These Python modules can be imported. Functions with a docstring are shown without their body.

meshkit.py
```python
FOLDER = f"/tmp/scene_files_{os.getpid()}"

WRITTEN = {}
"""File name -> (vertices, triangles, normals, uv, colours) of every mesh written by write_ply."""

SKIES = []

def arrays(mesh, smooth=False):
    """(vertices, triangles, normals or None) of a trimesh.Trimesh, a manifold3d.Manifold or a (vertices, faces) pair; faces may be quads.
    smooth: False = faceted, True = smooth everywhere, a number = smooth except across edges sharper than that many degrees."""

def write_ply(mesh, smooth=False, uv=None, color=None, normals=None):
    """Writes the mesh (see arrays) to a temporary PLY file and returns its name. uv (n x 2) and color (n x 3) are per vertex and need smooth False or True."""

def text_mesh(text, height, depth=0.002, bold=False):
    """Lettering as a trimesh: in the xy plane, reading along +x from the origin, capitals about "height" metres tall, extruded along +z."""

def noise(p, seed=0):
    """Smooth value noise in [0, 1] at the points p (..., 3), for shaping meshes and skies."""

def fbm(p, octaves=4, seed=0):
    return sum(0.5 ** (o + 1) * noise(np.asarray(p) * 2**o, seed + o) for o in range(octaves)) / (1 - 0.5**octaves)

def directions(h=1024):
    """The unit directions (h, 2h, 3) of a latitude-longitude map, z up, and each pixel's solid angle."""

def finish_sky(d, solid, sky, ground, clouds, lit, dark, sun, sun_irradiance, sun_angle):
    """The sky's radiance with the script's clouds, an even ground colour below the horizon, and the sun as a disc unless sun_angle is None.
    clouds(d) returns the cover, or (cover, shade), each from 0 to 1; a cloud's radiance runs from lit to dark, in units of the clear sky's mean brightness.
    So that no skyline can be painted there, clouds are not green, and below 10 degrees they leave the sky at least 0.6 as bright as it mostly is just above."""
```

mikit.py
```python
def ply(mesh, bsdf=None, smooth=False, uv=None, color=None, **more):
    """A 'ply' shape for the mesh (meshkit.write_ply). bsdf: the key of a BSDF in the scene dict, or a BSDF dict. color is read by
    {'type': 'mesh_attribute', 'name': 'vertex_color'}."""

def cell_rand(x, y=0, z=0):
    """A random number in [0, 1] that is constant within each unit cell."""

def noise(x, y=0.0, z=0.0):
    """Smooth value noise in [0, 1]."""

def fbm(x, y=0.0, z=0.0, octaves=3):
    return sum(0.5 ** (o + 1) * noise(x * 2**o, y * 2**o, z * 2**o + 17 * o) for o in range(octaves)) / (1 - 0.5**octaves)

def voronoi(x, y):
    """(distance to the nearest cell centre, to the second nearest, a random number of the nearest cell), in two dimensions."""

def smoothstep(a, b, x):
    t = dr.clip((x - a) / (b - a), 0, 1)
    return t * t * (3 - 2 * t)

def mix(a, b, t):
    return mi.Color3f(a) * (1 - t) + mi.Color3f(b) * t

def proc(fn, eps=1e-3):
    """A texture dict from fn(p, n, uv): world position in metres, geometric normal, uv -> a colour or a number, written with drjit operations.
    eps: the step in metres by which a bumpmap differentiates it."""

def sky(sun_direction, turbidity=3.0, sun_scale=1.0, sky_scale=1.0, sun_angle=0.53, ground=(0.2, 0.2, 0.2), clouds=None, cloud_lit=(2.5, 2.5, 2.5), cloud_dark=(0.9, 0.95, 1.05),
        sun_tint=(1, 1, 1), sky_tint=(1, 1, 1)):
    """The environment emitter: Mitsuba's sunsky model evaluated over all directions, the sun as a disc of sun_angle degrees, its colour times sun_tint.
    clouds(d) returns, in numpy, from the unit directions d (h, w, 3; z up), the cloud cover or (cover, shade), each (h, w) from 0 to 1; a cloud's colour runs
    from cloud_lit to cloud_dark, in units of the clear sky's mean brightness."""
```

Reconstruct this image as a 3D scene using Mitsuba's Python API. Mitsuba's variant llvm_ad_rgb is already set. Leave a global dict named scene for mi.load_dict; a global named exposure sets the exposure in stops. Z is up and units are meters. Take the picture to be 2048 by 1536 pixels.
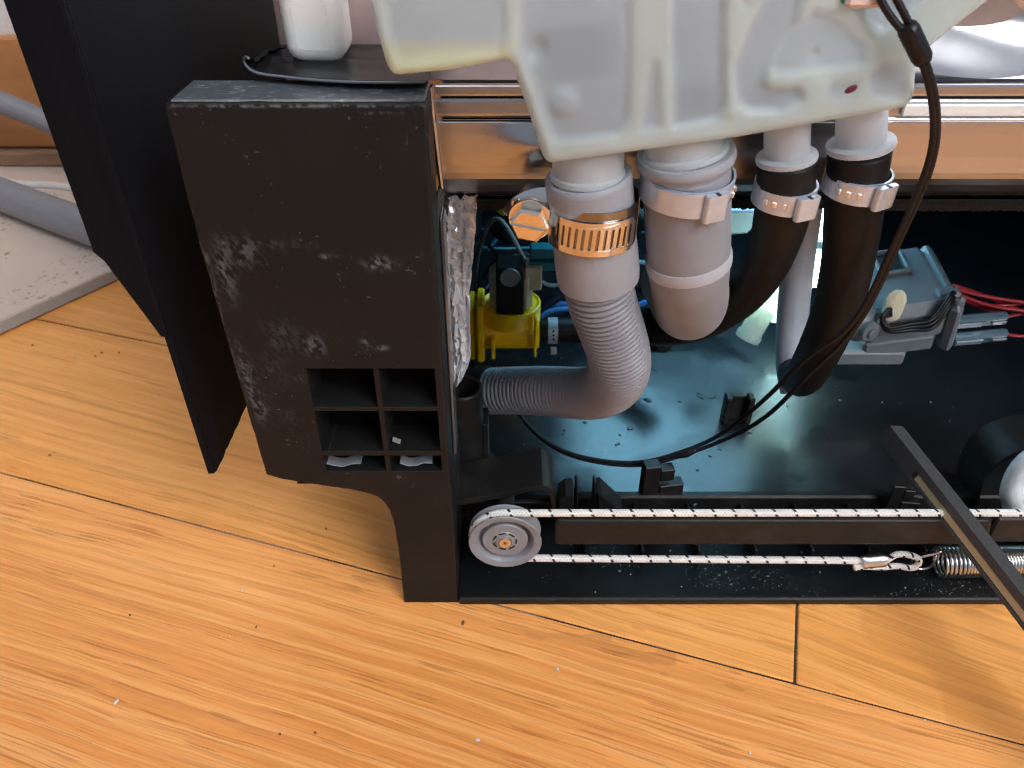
import math, random
import numpy as np, trimesh, drjit as dr, mitsuba as mi, mikit, meshkit
import shapely, manifold3d as m3
from shapely import geometry as sg
from scipy.interpolate import CubicSpline
from scipy.spatial import Delaunay
from mikit import noise, fbm, smoothstep, mix, proc, cell_rand
T = mi.ScalarTransform4f
random.seed(7); rng = np.random.default_rng(7)

# ------------------------------------------------------------------ camera, light, exposure
F, PITCH, CAM = 1547.0, math.radians(36.7), np.array([0, -0.26, 0.339])
FW = np.array([0, math.cos(PITCH), -math.sin(PITCH)]); DN = np.array([0, -math.sin(PITCH), -math.cos(PITCH)])
exposure = 0.34
scene = {'type': 'scene'}
scene['camera'] = {'type': 'thinlens', 'fov': 67.0, 'fov_axis': 'x', 'near_clip': 0.02, 'far_clip': 30.0,
                   'aperture_radius': 0.00065, 'focus_distance': 0.335,
                   'to_world': T().look_at(origin=CAM.tolist(), target=(CAM + FW).tolist(), up=[0, 0, 1])}
scene['room_light'] = {'type': 'constant', 'radiance': {'type': 'rgb', 'value': [0.215, 0.245, 0.300]}}
labels = {}
def lamp(name, center, target, w, h, rgb, label, cat):
    c, t = np.array(center, float), np.array(target, float)
    scene[name] = {'type': 'rectangle', 'to_world': T().look_at(origin=c.tolist(), target=t.tolist(), up=[0, 0, 1]) @ T().scale([w / 2, h / 2, 1]),
                   'bsdf': {'type': 'diffuse', 'reflectance': {'type': 'rgb', 'value': 0.5}}, 'emitter': {'type': 'area', 'radiance': {'type': 'rgb', 'value': rgb}}}
    labels[name] = {'label': label, 'category': cat}
lamp('window_lamp', (1.3, -1.5, 1.9), (0, 0, 0.1), 1.3, 1.5, [9.2, 9.4, 9.7], 'tall bright window panel lighting the floor from the right', 'window light')
lamp('ceiling_fill', (-0.4, -0.5, 2.4), (-0.1, 0.0, 0.0), 1.0, 1.0, [3.3, 3.25, 3.2], 'added square panel overhead standing in for light bounced off the ceiling', 'added fill light')  # added overhead panel, stands in for bounce off the ceiling

# ------------------------------------------------------------------ helpers
def at(px, py, Y):
    """A pixel of the photograph at the depth plane y = Y."""
    d = FW + DN * (py - 768) / F + np.array([(px - 1024) / F, 0, 0])
    return CAM + d * (Y - CAM[1]) / d[1]
def atz(px, py, Z):
    d = FW + DN * (py - 768) / F + np.array([(px - 1024) / F, 0, 0])
    return CAM + d * (Z - CAM[2]) / d[2]
def path(*pts): return np.array([at(*p) for p in pts])
def spline(p, n=60):
    p = np.asarray(p, float); s = np.r_[0, np.cumsum(np.linalg.norm(np.diff(p, axis=0), axis=1) ** 0.7)]
    return CubicSpline(s, p)(np.linspace(0, s[-1], n))
def even(p, step):
    s = np.r_[0, np.cumsum(np.linalg.norm(np.diff(p, axis=0), axis=1))]
    n = max(2, int(s[-1] / step) + 1); t = np.linspace(0, s[-1], n)
    return np.stack([np.interp(t, s, p[:, k]) for k in range(3)], 1), t
def frames(p):
    t = np.gradient(p, axis=0); t /= np.linalg.norm(t, axis=1, keepdims=True)
    a = np.cross(t[0], [0.3, 0.1, 0.9] if abs(t[0][2]) < 0.9 else [0, 1, 0]); A = []
    for k in range(len(p)):
        a = a - t[k] * (a @ t[k]); a /= np.linalg.norm(a); A.append(a)
    A = np.array(A); return t, A, np.cross(t, A)
def tube(p, r, sides=20, caps=True, flat=1.0):
    """(mesh, uv): a tube along p; u = arc length in metres, v = turn 0..1."""
    p = np.asarray(p, float); t, A, B = frames(p); r = np.broadcast_to(r, (len(p),))
    s = np.r_[0, np.cumsum(np.linalg.norm(np.diff(p, axis=0), axis=1))]
    g = np.linspace(0, 2 * np.pi, sides + 1)
    v = p[:, None] + r[:, None, None] * (np.cos(g)[None, :, None] * A[:, None] + flat * np.sin(g)[None, :, None] * B[:, None])
    n, m = len(p), sides + 1
    i, j = np.meshgrid(np.arange(n - 1), np.arange(sides), indexing='ij'); i, j = i.ravel(), j.ravel()
    f = np.vstack([np.stack([i * m + j, i * m + j + 1, (i + 1) * m + j + 1], 1), np.stack([i * m + j, (i + 1) * m + j + 1, (i + 1) * m + j], 1)])
    v = v.reshape(-1, 3); uv = np.stack([np.repeat(s, m), np.tile(g / (2 * np.pi), n)], 1)
    if caps:
        for k, flip in ((0, True), (n - 1, False)):
            c = len(v); v = np.vstack([v, p[k]]); uv = np.vstack([uv, [s[k], 0.5]])
            q = np.stack([np.full(sides, c), k * m + np.arange(sides), k * m + np.arange(sides) + 1], 1)
            f = np.vstack([f, q[:, ::-1] if flip else q])
    return trimesh.Trimesh(v, f, process=False), uv
def tm(p, r, sides=20, **k): return tube(p, r, sides, **k)[0]
def cat(*ms): return trimesh.util.concatenate([m for m in ms])
def man(mf):
    m = mf.to_mesh(); return trimesh.Trimesh(m.vert_properties[:, :3], m.tri_verts, process=False)
def rbox(lo, hi, b=0.0008):
    """A box with chamfered edges between two corners."""
    lo, hi = np.minimum(lo, hi), np.maximum(lo, hi); b = min(b, 0.45 * float((hi - lo).min())); pts = []
    for sx in (0, 1):
        for sy in (0, 1):
            for sz in (0, 1):
                c = np.where([sx, sy, sz], hi, lo); d = np.where([sx, sy, sz], -b, b)
                pts += [c + d * m for m in ((0, 1, 1), (1, 0, 1), (1, 1, 0))]
    return trimesh.convex.convex_hull(np.array(pts))
def basis(o, x, y=None, z=None):
    """4x4 with columns x, y, z (z or y given as a hint) at o."""
    x = np.array(x, float); x /= np.linalg.norm(x)
    if z is None: z = np.cross(x, y)
    z = np.asarray(z, float); z = z - x * (z @ x); z /= np.linalg.norm(z)
    M = np.eye(4); M[:3, 0], M[:3, 1], M[:3, 2], M[:3, 3] = x, np.cross(z, x), z, o
    return M
def put(m, M): m = m.copy(); m.apply_transform(M); return m
def ring_off(P, d):
    """Moves the vertices of a ccw ring inwards by d along the corner bisectors."""
    e = np.roll(P, -1, 0) - P; e /= np.linalg.norm(e, axis=1, keepdims=True); n = np.stack([-e[:, 1], e[:, 0]], 1); n0 = np.roll(n, 1, 0)
    b = n + n0; L = np.maximum((b * b).sum(1, keepdims=True), 0.3); return P + d * 2 * b / L
def prism(outer, y0, y1, bevel=0.0008, holes=(), steps=2):
    """xz outline(s) extruded from y0 (towards the viewer) to y1, its front and back edges rounded; holes are cut straight through."""
    P = np.asarray(outer, float)
    if sg.Polygon(P).exterior.is_ccw is False: P = P[::-1]
    Hs = [np.asarray(h, float) if not sg.Polygon(h).exterior.is_ccw else np.asarray(h, float)[::-1] for h in holes]
    seq = [(bevel * (1 - math.sin(a)), y0 + bevel * (1 - math.cos(a))) for a in np.linspace(0, math.pi / 2, steps + 1)]
    seq += [(i, y1 + y0 - y) for i, y in seq[::-1]]
    out = []; rings = [P] + Hs; hb_ = min(1.0, 0.0003 / bevel)
    for R in rings:
        n = len(R); V = np.vstack([np.insert(ring_off(R, i if R is P else i * hb_), 1, y, axis=1) for i, y in seq]); f = []
        for k in range(len(seq) - 1):
            a = k * n + np.arange(n); b = k * n + (np.arange(n) + 1) % n
            f += [np.stack([a, b, b + n], 1), np.stack([a, b + n, a + n], 1)]
        out.append(trimesh.Trimesh(V, np.vstack(f), process=False))
    for i, y, flip in ((seq[0][0], y0, False), (seq[-1][0], y1, True)):
        v, f = trimesh.creation.triangulate_polygon(sg.Polygon(ring_off(P, i), [ring_off(h, i * hb_) for h in Hs]), engine='earcut')
        V = np.insert(v, 1, y, axis=1); nrm = np.cross(V[f[0][1]] - V[f[0][0]], V[f[0][2]] - V[f[0][0]])[1]
        if (nrm > 0) != flip: f = f[:, ::-1]
        out.append(trimesh.Trimesh(V, f, process=False))
    m = cat(*out); m.merge_vertices(digits_vertex=7); return m
def lathe(prof, o, axis, sides=40, x=None):
    """prof: (radius, height) pairs turned about the axis at o."""
    prof = np.asarray(prof, float); axis = np.asarray(axis, float) / np.linalg.norm(axis)
    x = np.array([1.0, 0, 0]) if x is None else np.asarray(x, float)
    if abs(x @ axis) > 0.95: x = np.array([0, 1.0, 0])
    x = x - axis * (x @ axis); x /= np.linalg.norm(x); y = np.cross(axis, x)
    g = np.linspace(0, 2 * np.pi, sides, endpoint=False)
    V = (np.asarray(o, float) + prof[:, None, 1:2] * axis + prof[:, None, 0:1] * (np.cos(g)[None, :, None] * x + np.sin(g)[None, :, None] * y)).reshape(-1, 3)
    n, f = len(prof), []
    for k in range(n - 1):
        a = k * sides + np.arange(sides); b = k * sides + (np.arange(sides) + 1) % sides
        f += [np.stack([a, b, b + sides], 1), np.stack([a, b + sides, a + sides], 1)]
    m = trimesh.Trimesh(V, np.vstack(f), process=False); m.merge_vertices(digits_vertex=7)
    m.update_faces(m.nondegenerate_faces()); return m
def smooth_ring(P, r=0.003, step=0.0015):
    """A polygon with its corners rounded, resampled evenly."""
    g = sg.Polygon(P).buffer(-r, join_style=2).buffer(r, quad_segs=8); g = g.buffer(r, quad_segs=8).buffer(-r, quad_segs=8)
    L = g.exterior.length; n = int(L / step)
    return np.array([g.exterior.interpolate(k * L / n).coords[0] for k in range(n)])
def wrap(poly, R, th, M, max_edge=0.0018):
    """A flat band outline in (arc length, height), of thickness th, bent round a cylinder of radius R about M's z axis (angle 0 along x)."""
    m = trimesh.creation.extrude_polygon(poly, th, engine='earcut')
    v, f = trimesh.remesh.subdivide_to_size(m.vertices, m.faces, max_edge); a, r = v[:, 0] / R, R + v[:, 2]
    m = trimesh.Trimesh(np.stack([r * np.cos(a), r * np.sin(a), v[:, 1]], 1), f); return put(m, M)
def xz(*px, Y=0.0): return [tuple(at(x, y, Y)[[0, 2]]) for x, y in px]

def obj(name, mesh, m, parent=None, smooth=35, uv=None, color=None, kind=None):
    key = (parent + '__' if parent else '') + name; base, k = key, 0
    while key in scene or key in labels and parent is None and key in OWN:
        k += 1; key = f'{base}_{k:03d}'
    if uv is not None or color is not None: smooth = True
    scene[key] = mikit.ply(mesh, m, smooth, uv=uv, color=color)
    if kind: labels.setdefault(key, {})['kind'] = kind
    return key
OWN = set()
def thing(name, label, cat_, group=None):
    key, k = name, 0
    while key in labels or key in scene: k += 1; key = f'{name}_{k:03d}'
    labels[key] = {'label': label, 'category': cat_}; OWN.add(key)
    if group: labels[key]['group'] = group
    return key
def tag(key, label, cat_, group=None):
    labels[key] = {'label': label, 'category': cat_, **({'group': group} if group else {})}; return key

# ------------------------------------------------------------------ materials
def rgb(*c): return {'type': 'rgb', 'value': list(c)}
def pri(name, base, rough, spec=0.5, metal=0.0, bump=None, bs=1.0, **k):
    """A principled material; base may be a colour or a function; bump(p, n, uv) in metres."""
    b = {'type': 'principled', 'base_color': proc(base) if callable(base) else rgb(*base), 'roughness': proc(rough) if callable(rough) else rough, 'metallic': metal, 'specular': spec, **k}
    if bump is not None: b = {'type': 'bumpmap', 'arbitrary': proc(bump, 2e-4), 'scale': bs, 'bsdf': b}
    scene[name] = {'type': 'twosided', 'bsdf': b} if k.get('spec_trans', 0) == 0 else b
    return name
fine = lambda p, n, uv: noise(p.x * 2600, p.y * 2600, p.z * 2600) * 0.00004
tx, tz = math.cos(math.radians(-17.75)), math.sin(math.radians(-17.75))
def wood(p, n, uv):
    u, v = p.x * tx + p.y * tz, -p.x * tz + p.y * tx
    row = dr.floor((v + 0.003) / 0.155); seg = dr.select(row > -0.5, dr.select(u > 0.1445, mi.Float(1.0), mi.Float(0.0)), mi.Float(0.0))
    h, h2 = cell_rand(row + 40, seg + 3, 1), cell_rand(row + 40, seg + 3, 2)
    straight = dr.select(row > -0.5, mi.Float(1.0), mi.Float(0.0))
    ang = dr.select(straight > 0.5, 0.045 + 0.10 * seg, mi.Float(0.0))
    w = v + u * ang + (noise(u * 4.5 + h * 30, v * 9, 3.0) - 0.5) * 0.010 + (noise(u * 24 + h * 9, v * 45, 8.0) - 0.5) * 0.0014 + (noise(u * 90, v * 200, 6.0) - 0.5) * 0.0005 + h * 3.1
    broad = fbm(u * 2.2 + h * 50, w * 17, h2 * 9, 3)
    s1 = fbm(u * 7 + h * 5, w * 330, 2.0, 2)
    s2 = fbm(u * 17, w * 1250, h * 40, 2)
    s3 = noise(u * 55, w * 2600, 5.0)
    pore = smoothstep(0.70, 0.88, noise(u * 36 + h * 13, w * 1500, 4.0)) * smoothstep(0.30, 0.65, noise(u * 7, w * 120, 5.0))
    line = smoothstep(0.64, 0.84, noise(u * 2.6 + h, w * 300, 12.0)) * straight
    fleck = smoothstep(0.80, 0.88, noise(u * 60, w * 260, 21.0)) * smoothstep(0.68, 0.74, noise(u * 9, v * 14, 22.0))
    c = mix([0.82, 0.375, 0.105], [0.71, 0.285, 0.068], smoothstep(0.30, 0.70, broad))
    c = mix(c, [0.88, 0.475, 0.165], smoothstep(0.45, 0.78, s1) * 0.40)
    c = mix(c, [0.52, 0.185, 0.042], smoothstep(0.50, 0.78, 1 - s1) * 0.24)
    c = mix(c, [0.50, 0.175, 0.042], smoothstep(0.46, 0.74, s2) * 0.34)
    c = c * (0.91 + 0.18 * s3)
    c = mix(c, [0.30, 0.095, 0.022], pore * 0.45 + line * 0.34)
    c = mix(c, [0.22, 0.08, 0.025], fleck * 0.25)
    c = mix(c, [0.74, 0.36, 0.075], straight * 0.35)
    c = mix(c, [0.55, 0.22, 0.05], smoothstep(0.60, 0.68, noise(u * 26, v * 22, 31.0)) * straight * seg * 0.35)
    return c * (0.92 + 0.16 * h2) * mi.Color3f(0.98, 0.92, 0.95)
def wood_bump(p, n, uv):
    u, v = p.x * tx + p.y * tz, -p.x * tz + p.y * tx
    return (noise(u * 40, v * 900, 4.0) - 0.5) * 0.00010 + noise(u * 14, v * 30) * 0.0005
pri('oak', wood, 0.40, 0.32, bump=wood_bump, clearcoat=0.16, clearcoat_gloss=0.9)
def tile_col(p, n, uv):
    c = mix([0.60, 0.47, 0.38], [0.50, 0.42, 0.37], fbm(p.x * 18, p.y * 18, 0.5, 4))
    c = mix(c, [0.30, 0.17, 0.11], smoothstep(0.70, 0.78, fbm(p.x * 330, p.y * 330, 3.0, 2)) * smoothstep(0.40, 0.6, noise(p.x * 30, p.y * 30)) * 0.75)
    side = smoothstep(0.5, 0.7, 1 - dr.abs(n.z))
    return mix(c, [0.36, 0.37, 0.36], side)
pri('joint_filler', lambda p, n, uv: mix([0.03, 0.014, 0.008], [0.20, 0.13, 0.09], smoothstep(0.45, 0.75, fbm(p.x * 40, p.y * 40, 1.0, 3))), 0.8)
pri('stone_tile', tile_col, 0.55)
pri('skirting_wood', lambda p, n, uv: mix([0.50, 0.22, 0.08], [0.36, 0.14, 0.045], fbm(p.x * 6, p.y * 6, p.z * 70, 3)), 0.4)
pri('wall_paint', lambda p, n, uv: mix([0.72, 0.69, 0.66], [0.62, 0.58, 0.55], fbm(p.x * 12, p.y * 12, p.z * 12, 3)), 0.7)
# black plastics; the corner panel carries chalky scuffs where it has rubbed
SC = [(-0.1000, 0.2060, 0.0075, 0.0075, 0.55), (-0.050, 0.2015, 0.0058, 0.0030, 1.5), (-0.069, 0.2045, 0.0035, 0.0013, 1.0), (-0.034, 0.206, 0.0028, 0.0012, 0.8), (-0.088, 0.2095, 0.016, 0.0035, 0.22),
      (-0.0925, 0.1690, 0.0085, 0.010, 0.30), (-0.0795, 0.1645, 0.0050, 0.0060, 0.85), (-0.059, 0.1655, 0.0028, 0.0045, 0.65), (-0.0525, 0.1635, 0.0028, 0.0016, 0.95),
      (-0.1085, 0.198, 0.0038, 0.014, 0.75), (-0.1105, 0.150, 0.0028, 0.016, 0.8), (-0.1085, 0.133, 0.0045, 0.009, 0.75), (-0.088, 0.1480, 0.0028, 0.0018, 0.7), (-0.096, 0.128, 0.005, 0.004, 0.25), (-0.100, 0.152, 0.009, 0.008, 0.18), (-0.0325, 0.2562, 0.003, 0.0012, 0.9), (-0.043, 0.2575, 0.008, 0.0006, 0.8), (-0.052, 0.0925, 0.0012, 0.0022, 1.0), (-0.075, 0.2597, 0.05, 0.0006, 1.3)]
def scuffed(p, n, uv):
    k = mi.Float(0)
    grit = smoothstep(0.36, 0.74, fbm(p.x * 800 + p.z * 260, p.z * 480, 1.0, 4))
    for x, z, rx, rz, s in SC:
        d = dr.square((p.x - x) / rx) + dr.square((p.z - z) / rz)
        k += s * dr.exp(-1.6 * d)
    edge = dr.exp(-dr.square((p.x + 0.1142) / 0.0008)) * smoothstep(0.40, 0.7, fbm(p.z * 260, p.x * 900, 3.0, 3)) * smoothstep(0.235, 0.205, p.z) * 0.55
    speck = smoothstep(0.90, 0.94, noise(p.x * 900, p.z * 700, 5.0)) * smoothstep(0.60, 0.75, noise(p.x * 80, p.z * 80, 9.0)) * 0.55
    k = dr.clip(k * grit + edge + speck, 0, 1)
    c = mix([0.0075, 0.0071, 0.0074], [0.0110, 0.0104, 0.0106], fbm(p.x * 40, p.y * 40, p.z * 40, 2))
    return mix(c, [0.28, 0.30, 0.33], k * 0.30)
moulded = lambda p, n, uv: fbm(p.x * 1500, p.y * 1500, p.z * 1500, 2) * 0.00009
pri('scuffed_black', scuffed, lambda p, n, uv: 0.40 + 0.16 * fbm(p.x * 60, p.y * 60, p.z * 60, 3), 0.20, bump=moulded)
pri('black_plastic', lambda p, n, uv: mix([0.012, 0.011, 0.0105], [0.021, 0.019, 0.018], smoothstep(0.5, 0.8, fbm(p.x * 70, p.y * 70, p.z * 70, 3))), 0.42, 0.22, bump=moulded)
pri('worn_sheen', lambda p, n, uv: mix([0.050, 0.058, 0.068], [0.20, 0.225, 0.25], smoothstep(0.50, 0.85, fbm(p.x * 380, p.y * 700, p.z * 500, 4)) * 0.7), lambda p, n, uv: 0.18 + 0.22 * fbm(p.x * 120, p.y * 120, p.z * 120, 3), 0.6)  # worn patches plus the bluish window sheen, both put into the colour
def dusty(p, n, uv):
    c = mix([0.004, 0.0042, 0.005], [0.009, 0.009, 0.009], fbm(p.x * 50, p.y * 90, 1.0, 3))
    s = smoothstep(0.86, 0.93, noise(p.x * 1300, p.y * 1300, 2.0)) * smoothstep(0.50, 0.75, noise(p.x * 50, p.y * 70, 4.0))
    return mix(c, [0.3, 0.29, 0.27], s * 0.6)
pri('dusty_black', dusty, 0.46, 0.13)
pri('plate_black', lambda p, n, uv: mix([0.0055, 0.0065, 0.0075], [0.009, 0.011, 0.013], fbm(p.x * 30, p.y * 30, 1.0, 3)),
    lambda p, n, uv: 0.34 - 0.12 * smoothstep(0.50, 0.58, fbm(p.x * 16, p.y * 22, 7.0, 4)), 0.75, bump=lambda p, n, uv: fbm(p.x * 22, p.y * 22, 3.0, 2) * 0.0010)
pri('foam_black', lambda p, n, uv: mix([0.0040, 0.0046, 0.0064], [0.0062, 0.0070, 0.0092], fbm(p.x * 260 + p.y * 260, 1.0, p.z * 9, 3)), 0.5, 0.07, bump=lambda p, n, uv: noise(p.x * 1200 + p.y * 1200, 2.0, p.z * 30) * 0.00004)
pri('felt_black', lambda p, n, uv: mix([0.006, 0.006, 0.007], [0.022, 0.021, 0.021], fbm(p.x * 900, p.y * 900, p.z * 900, 2)), 0.9, 0.2)
pri('cavity_black', [0.0035, 0.0035, 0.004], 0.8, 0.08)
pri('gloss_black', [0.010, 0.010, 0.011], 0.14, 0.6)
pri('strip_dark', [0.30, 0.31, 0.33], 0.18, 0.5, 0.9)
pri('rubber_black', lambda p, n, uv: mix([0.0078, 0.0076, 0.0078], [0.0120, 0.0116, 0.0118], fbm(p.x * 90, p.y * 90, p.z * 90, 3)), 0.44, 0.16, bump=fine)
pri('wire_black', [0.009, 0.009, 0.0105], 0.36, 0.25)
pri('bar_grey', lambda p, n, uv: mix([0.046, 0.045, 0.047], [0.058, 0.056, 0.058], fbm(p.x * 800, p.y * 800, p.z * 800, 2)), 0.42, 0.4, bump=fine)
# greys, rubbers, metals
grey_mix = lambda a, b, s=60: (lambda p, n, uv: mix(a, b, fbm(p.x * s, p.y * s, p.z * s, 3)))
pri('grey_rubber', grey_mix([0.285, 0.292, 0.318], [0.238, 0.244, 0.268]), 0.48, 0.4, bump=fine)
pri('grey_corrugated', grey_mix([0.225, 0.222, 0.240], [0.175, 0.173, 0.190]), 0.42, 0.45)
pri('grey_elbow', grey_mix([0.250, 0.256, 0.280], [0.205, 0.210, 0.230], 70), 0.42, 0.42, bump=fine)
pri('pale_ring', [0.36, 0.375, 0.41], 0.4)
pri('pulley_grey', grey_mix([0.215, 0.225, 0.245], [0.18, 0.188, 0.206]), 0.36, 0.5)
pri('grey_conduit', [0.20, 0.20, 0.215], 0.5)
pri('white_cable', [0.62, 0.60, 0.57], 0.5)
pri('pale_hose', lambda p, n, uv: mix([0.42, 0.46, 0.50], [0.30, 0.34, 0.40], fbm(p.x * 60, p.y * 60, p.z * 60, 3)), 0.35)
brush = lambda p, n, uv: (noise(p.x * 30, p.z * 2600, p.y * 2600) - 0.5) * 0.000012 + fbm(p.x * 14, p.y * 20, p.z * 26, 2) * 0.0006
pri('stainless', lambda p, n, uv: mix([0.55, 0.545, 0.56], [0.43, 0.425, 0.435], fbm(p.x * 20, p.y * 60, p.z * 60, 3)), lambda p, n, uv: 0.24 + 0.08 * fbm(p.x * 15, p.y * 80, p.z * 80, 2), 0.5, 1.0, bump=brush)
pri('clamp_dark', lambda p, n, uv: mix([0.34, 0.33, 0.33], [0.22, 0.21, 0.21], fbm(p.x * 230, p.y * 230, p.z * 40, 2)), 0.2, 0.5, 1.0)
pri('satin_steel', lambda p, n, uv: mix([0.66, 0.50, 0.47], [0.52, 0.38, 0.36], fbm(p.x * 20, p.y * 60, p.z * 12, 3)), 0.5, 0.5, 0.6)  # pink of reflected surroundings is mixed into this steel colour
pri('clamp_steel', lambda p, n, uv: mix([0.80, 0.78, 0.76], [0.66, 0.64, 0.62], fbm(p.x * 130, p.y * 130, p.z * 130, 2)), 0.16, 0.5, 1.0)
pri('zinc_steel', lambda p, n, uv: mix([0.55, 0.61, 0.70], [0.43, 0.48, 0.56], fbm(p.x * 200, p.y * 200, p.z * 200, 3)), 0.24, 0.9, 0.5)
pri('screw_steel', [0.86, 0.80, 0.72], 0.20, 0.5, 1.0)
pri('spring_steel', lambda p, n, uv: mix([0.72, 0.70, 0.62], [0.58, 0.62, 0.66], fbm(p.x * 320, p.y * 500, p.z * 500, 2)), 0.22, 0.5, 1.0)
pri('aluminium', [0.82, 0.83, 0.85], 0.26, 0.5, 1.0)
foilb = lambda p, n, uv: dr.abs(fbm(p.x * 260 + p.z * 60, p.y * 200, p.z * 90, 3) - 0.5) * 0.0006
pri('foil', lambda p, n, uv: mix([0.62, 0.64, 0.66], [0.45, 0.46, 0.48], fbm(p.x * 140, p.y * 140, p.z * 140, 2)), 0.16, 1.0, 0.2, bump=foilb)
def tank_col(p, n, uv): return mi.Color3f(0)
scene['tank_plastic'] = {'type': 'principledthin', 'base_color': {'type': 'mesh_attribute', 'name': 'vertex_color'}, 'roughness': 0.34, 'spec_trans': 0.40, 'diff_trans': 0.8, 'eta': 1.45}
scene['neck_plastic'] = {'type': 'principledthin', 'base_color': rgb(0.74, 0.78, 0.82), 'roughness': 0.25, 'spec_trans': 0.28, 'diff_trans': 0.7, 'eta': 1.45}
pri('white_plastic', lambda p, n, uv: mix([0.74, 0.73, 0.70], [0.64, 0.63, 0.60], fbm(p.x * 50, p.y * 50, p.z * 20, 3)), 0.5)
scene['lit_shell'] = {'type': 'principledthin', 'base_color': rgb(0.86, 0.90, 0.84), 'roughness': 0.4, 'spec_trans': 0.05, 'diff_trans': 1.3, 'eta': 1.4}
pri('gloss_white', [0.86, 0.86, 0.86], 0.2, 0.5)
pri('white_lit', [0.80, 0.86, 0.80], 0.4)
pri('yellow_plastic', lambda p, n, uv: mix([0.98, 0.62, 0.004], [0.90, 0.54, 0.003], fbm(p.x * 50, p.y * 50, p.z * 50, 2)), 0.35)
pri('beige_plastic', [0.50, 0.44, 0.29], 0.5)
pri('teal_plastic', [0.012, 0.16, 0.21], 0.4)
pri('motor_grey', grey_mix([0.165, 0.185, 0.20], [0.13, 0.147, 0.162]), 0.42)
pri('glue_cream', [0.72, 0.68, 0.50], 0.6)
pri('red_insulation', [0.32, 0.012, 0.02], 0.4)
pri('blue_insulation', [0.05, 0.22, 0.62], 0.35)
pri('lime_insulation', [0.35, 0.62, 0.06], 0.35)
pri('dark_blue_insulation', [0.01, 0.012, 0.05], 0.4)
pri('clear_sleeve', [0.10, 0.16, 0.20], 0.12, 0.6)
pri('brown_wood_rough', lambda p, n, uv: mix([0.38, 0.23, 0.14], [0.22, 0.12, 0.07], fbm(p.x * 40, p.y * 90, p.z * 150, 3)), 0.8)
pri('crumb_brown', [0.16, 0.08, 0.04], 0.8)
pri('crumb_white', [0.6, 0.58, 0.55], 0.6)
pri('water_drop', [0.02, 0.022, 0.024], 0.05, 0.6)
pri('amber_strip', [0.50, 0.38, 0.22], 0.25)
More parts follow.
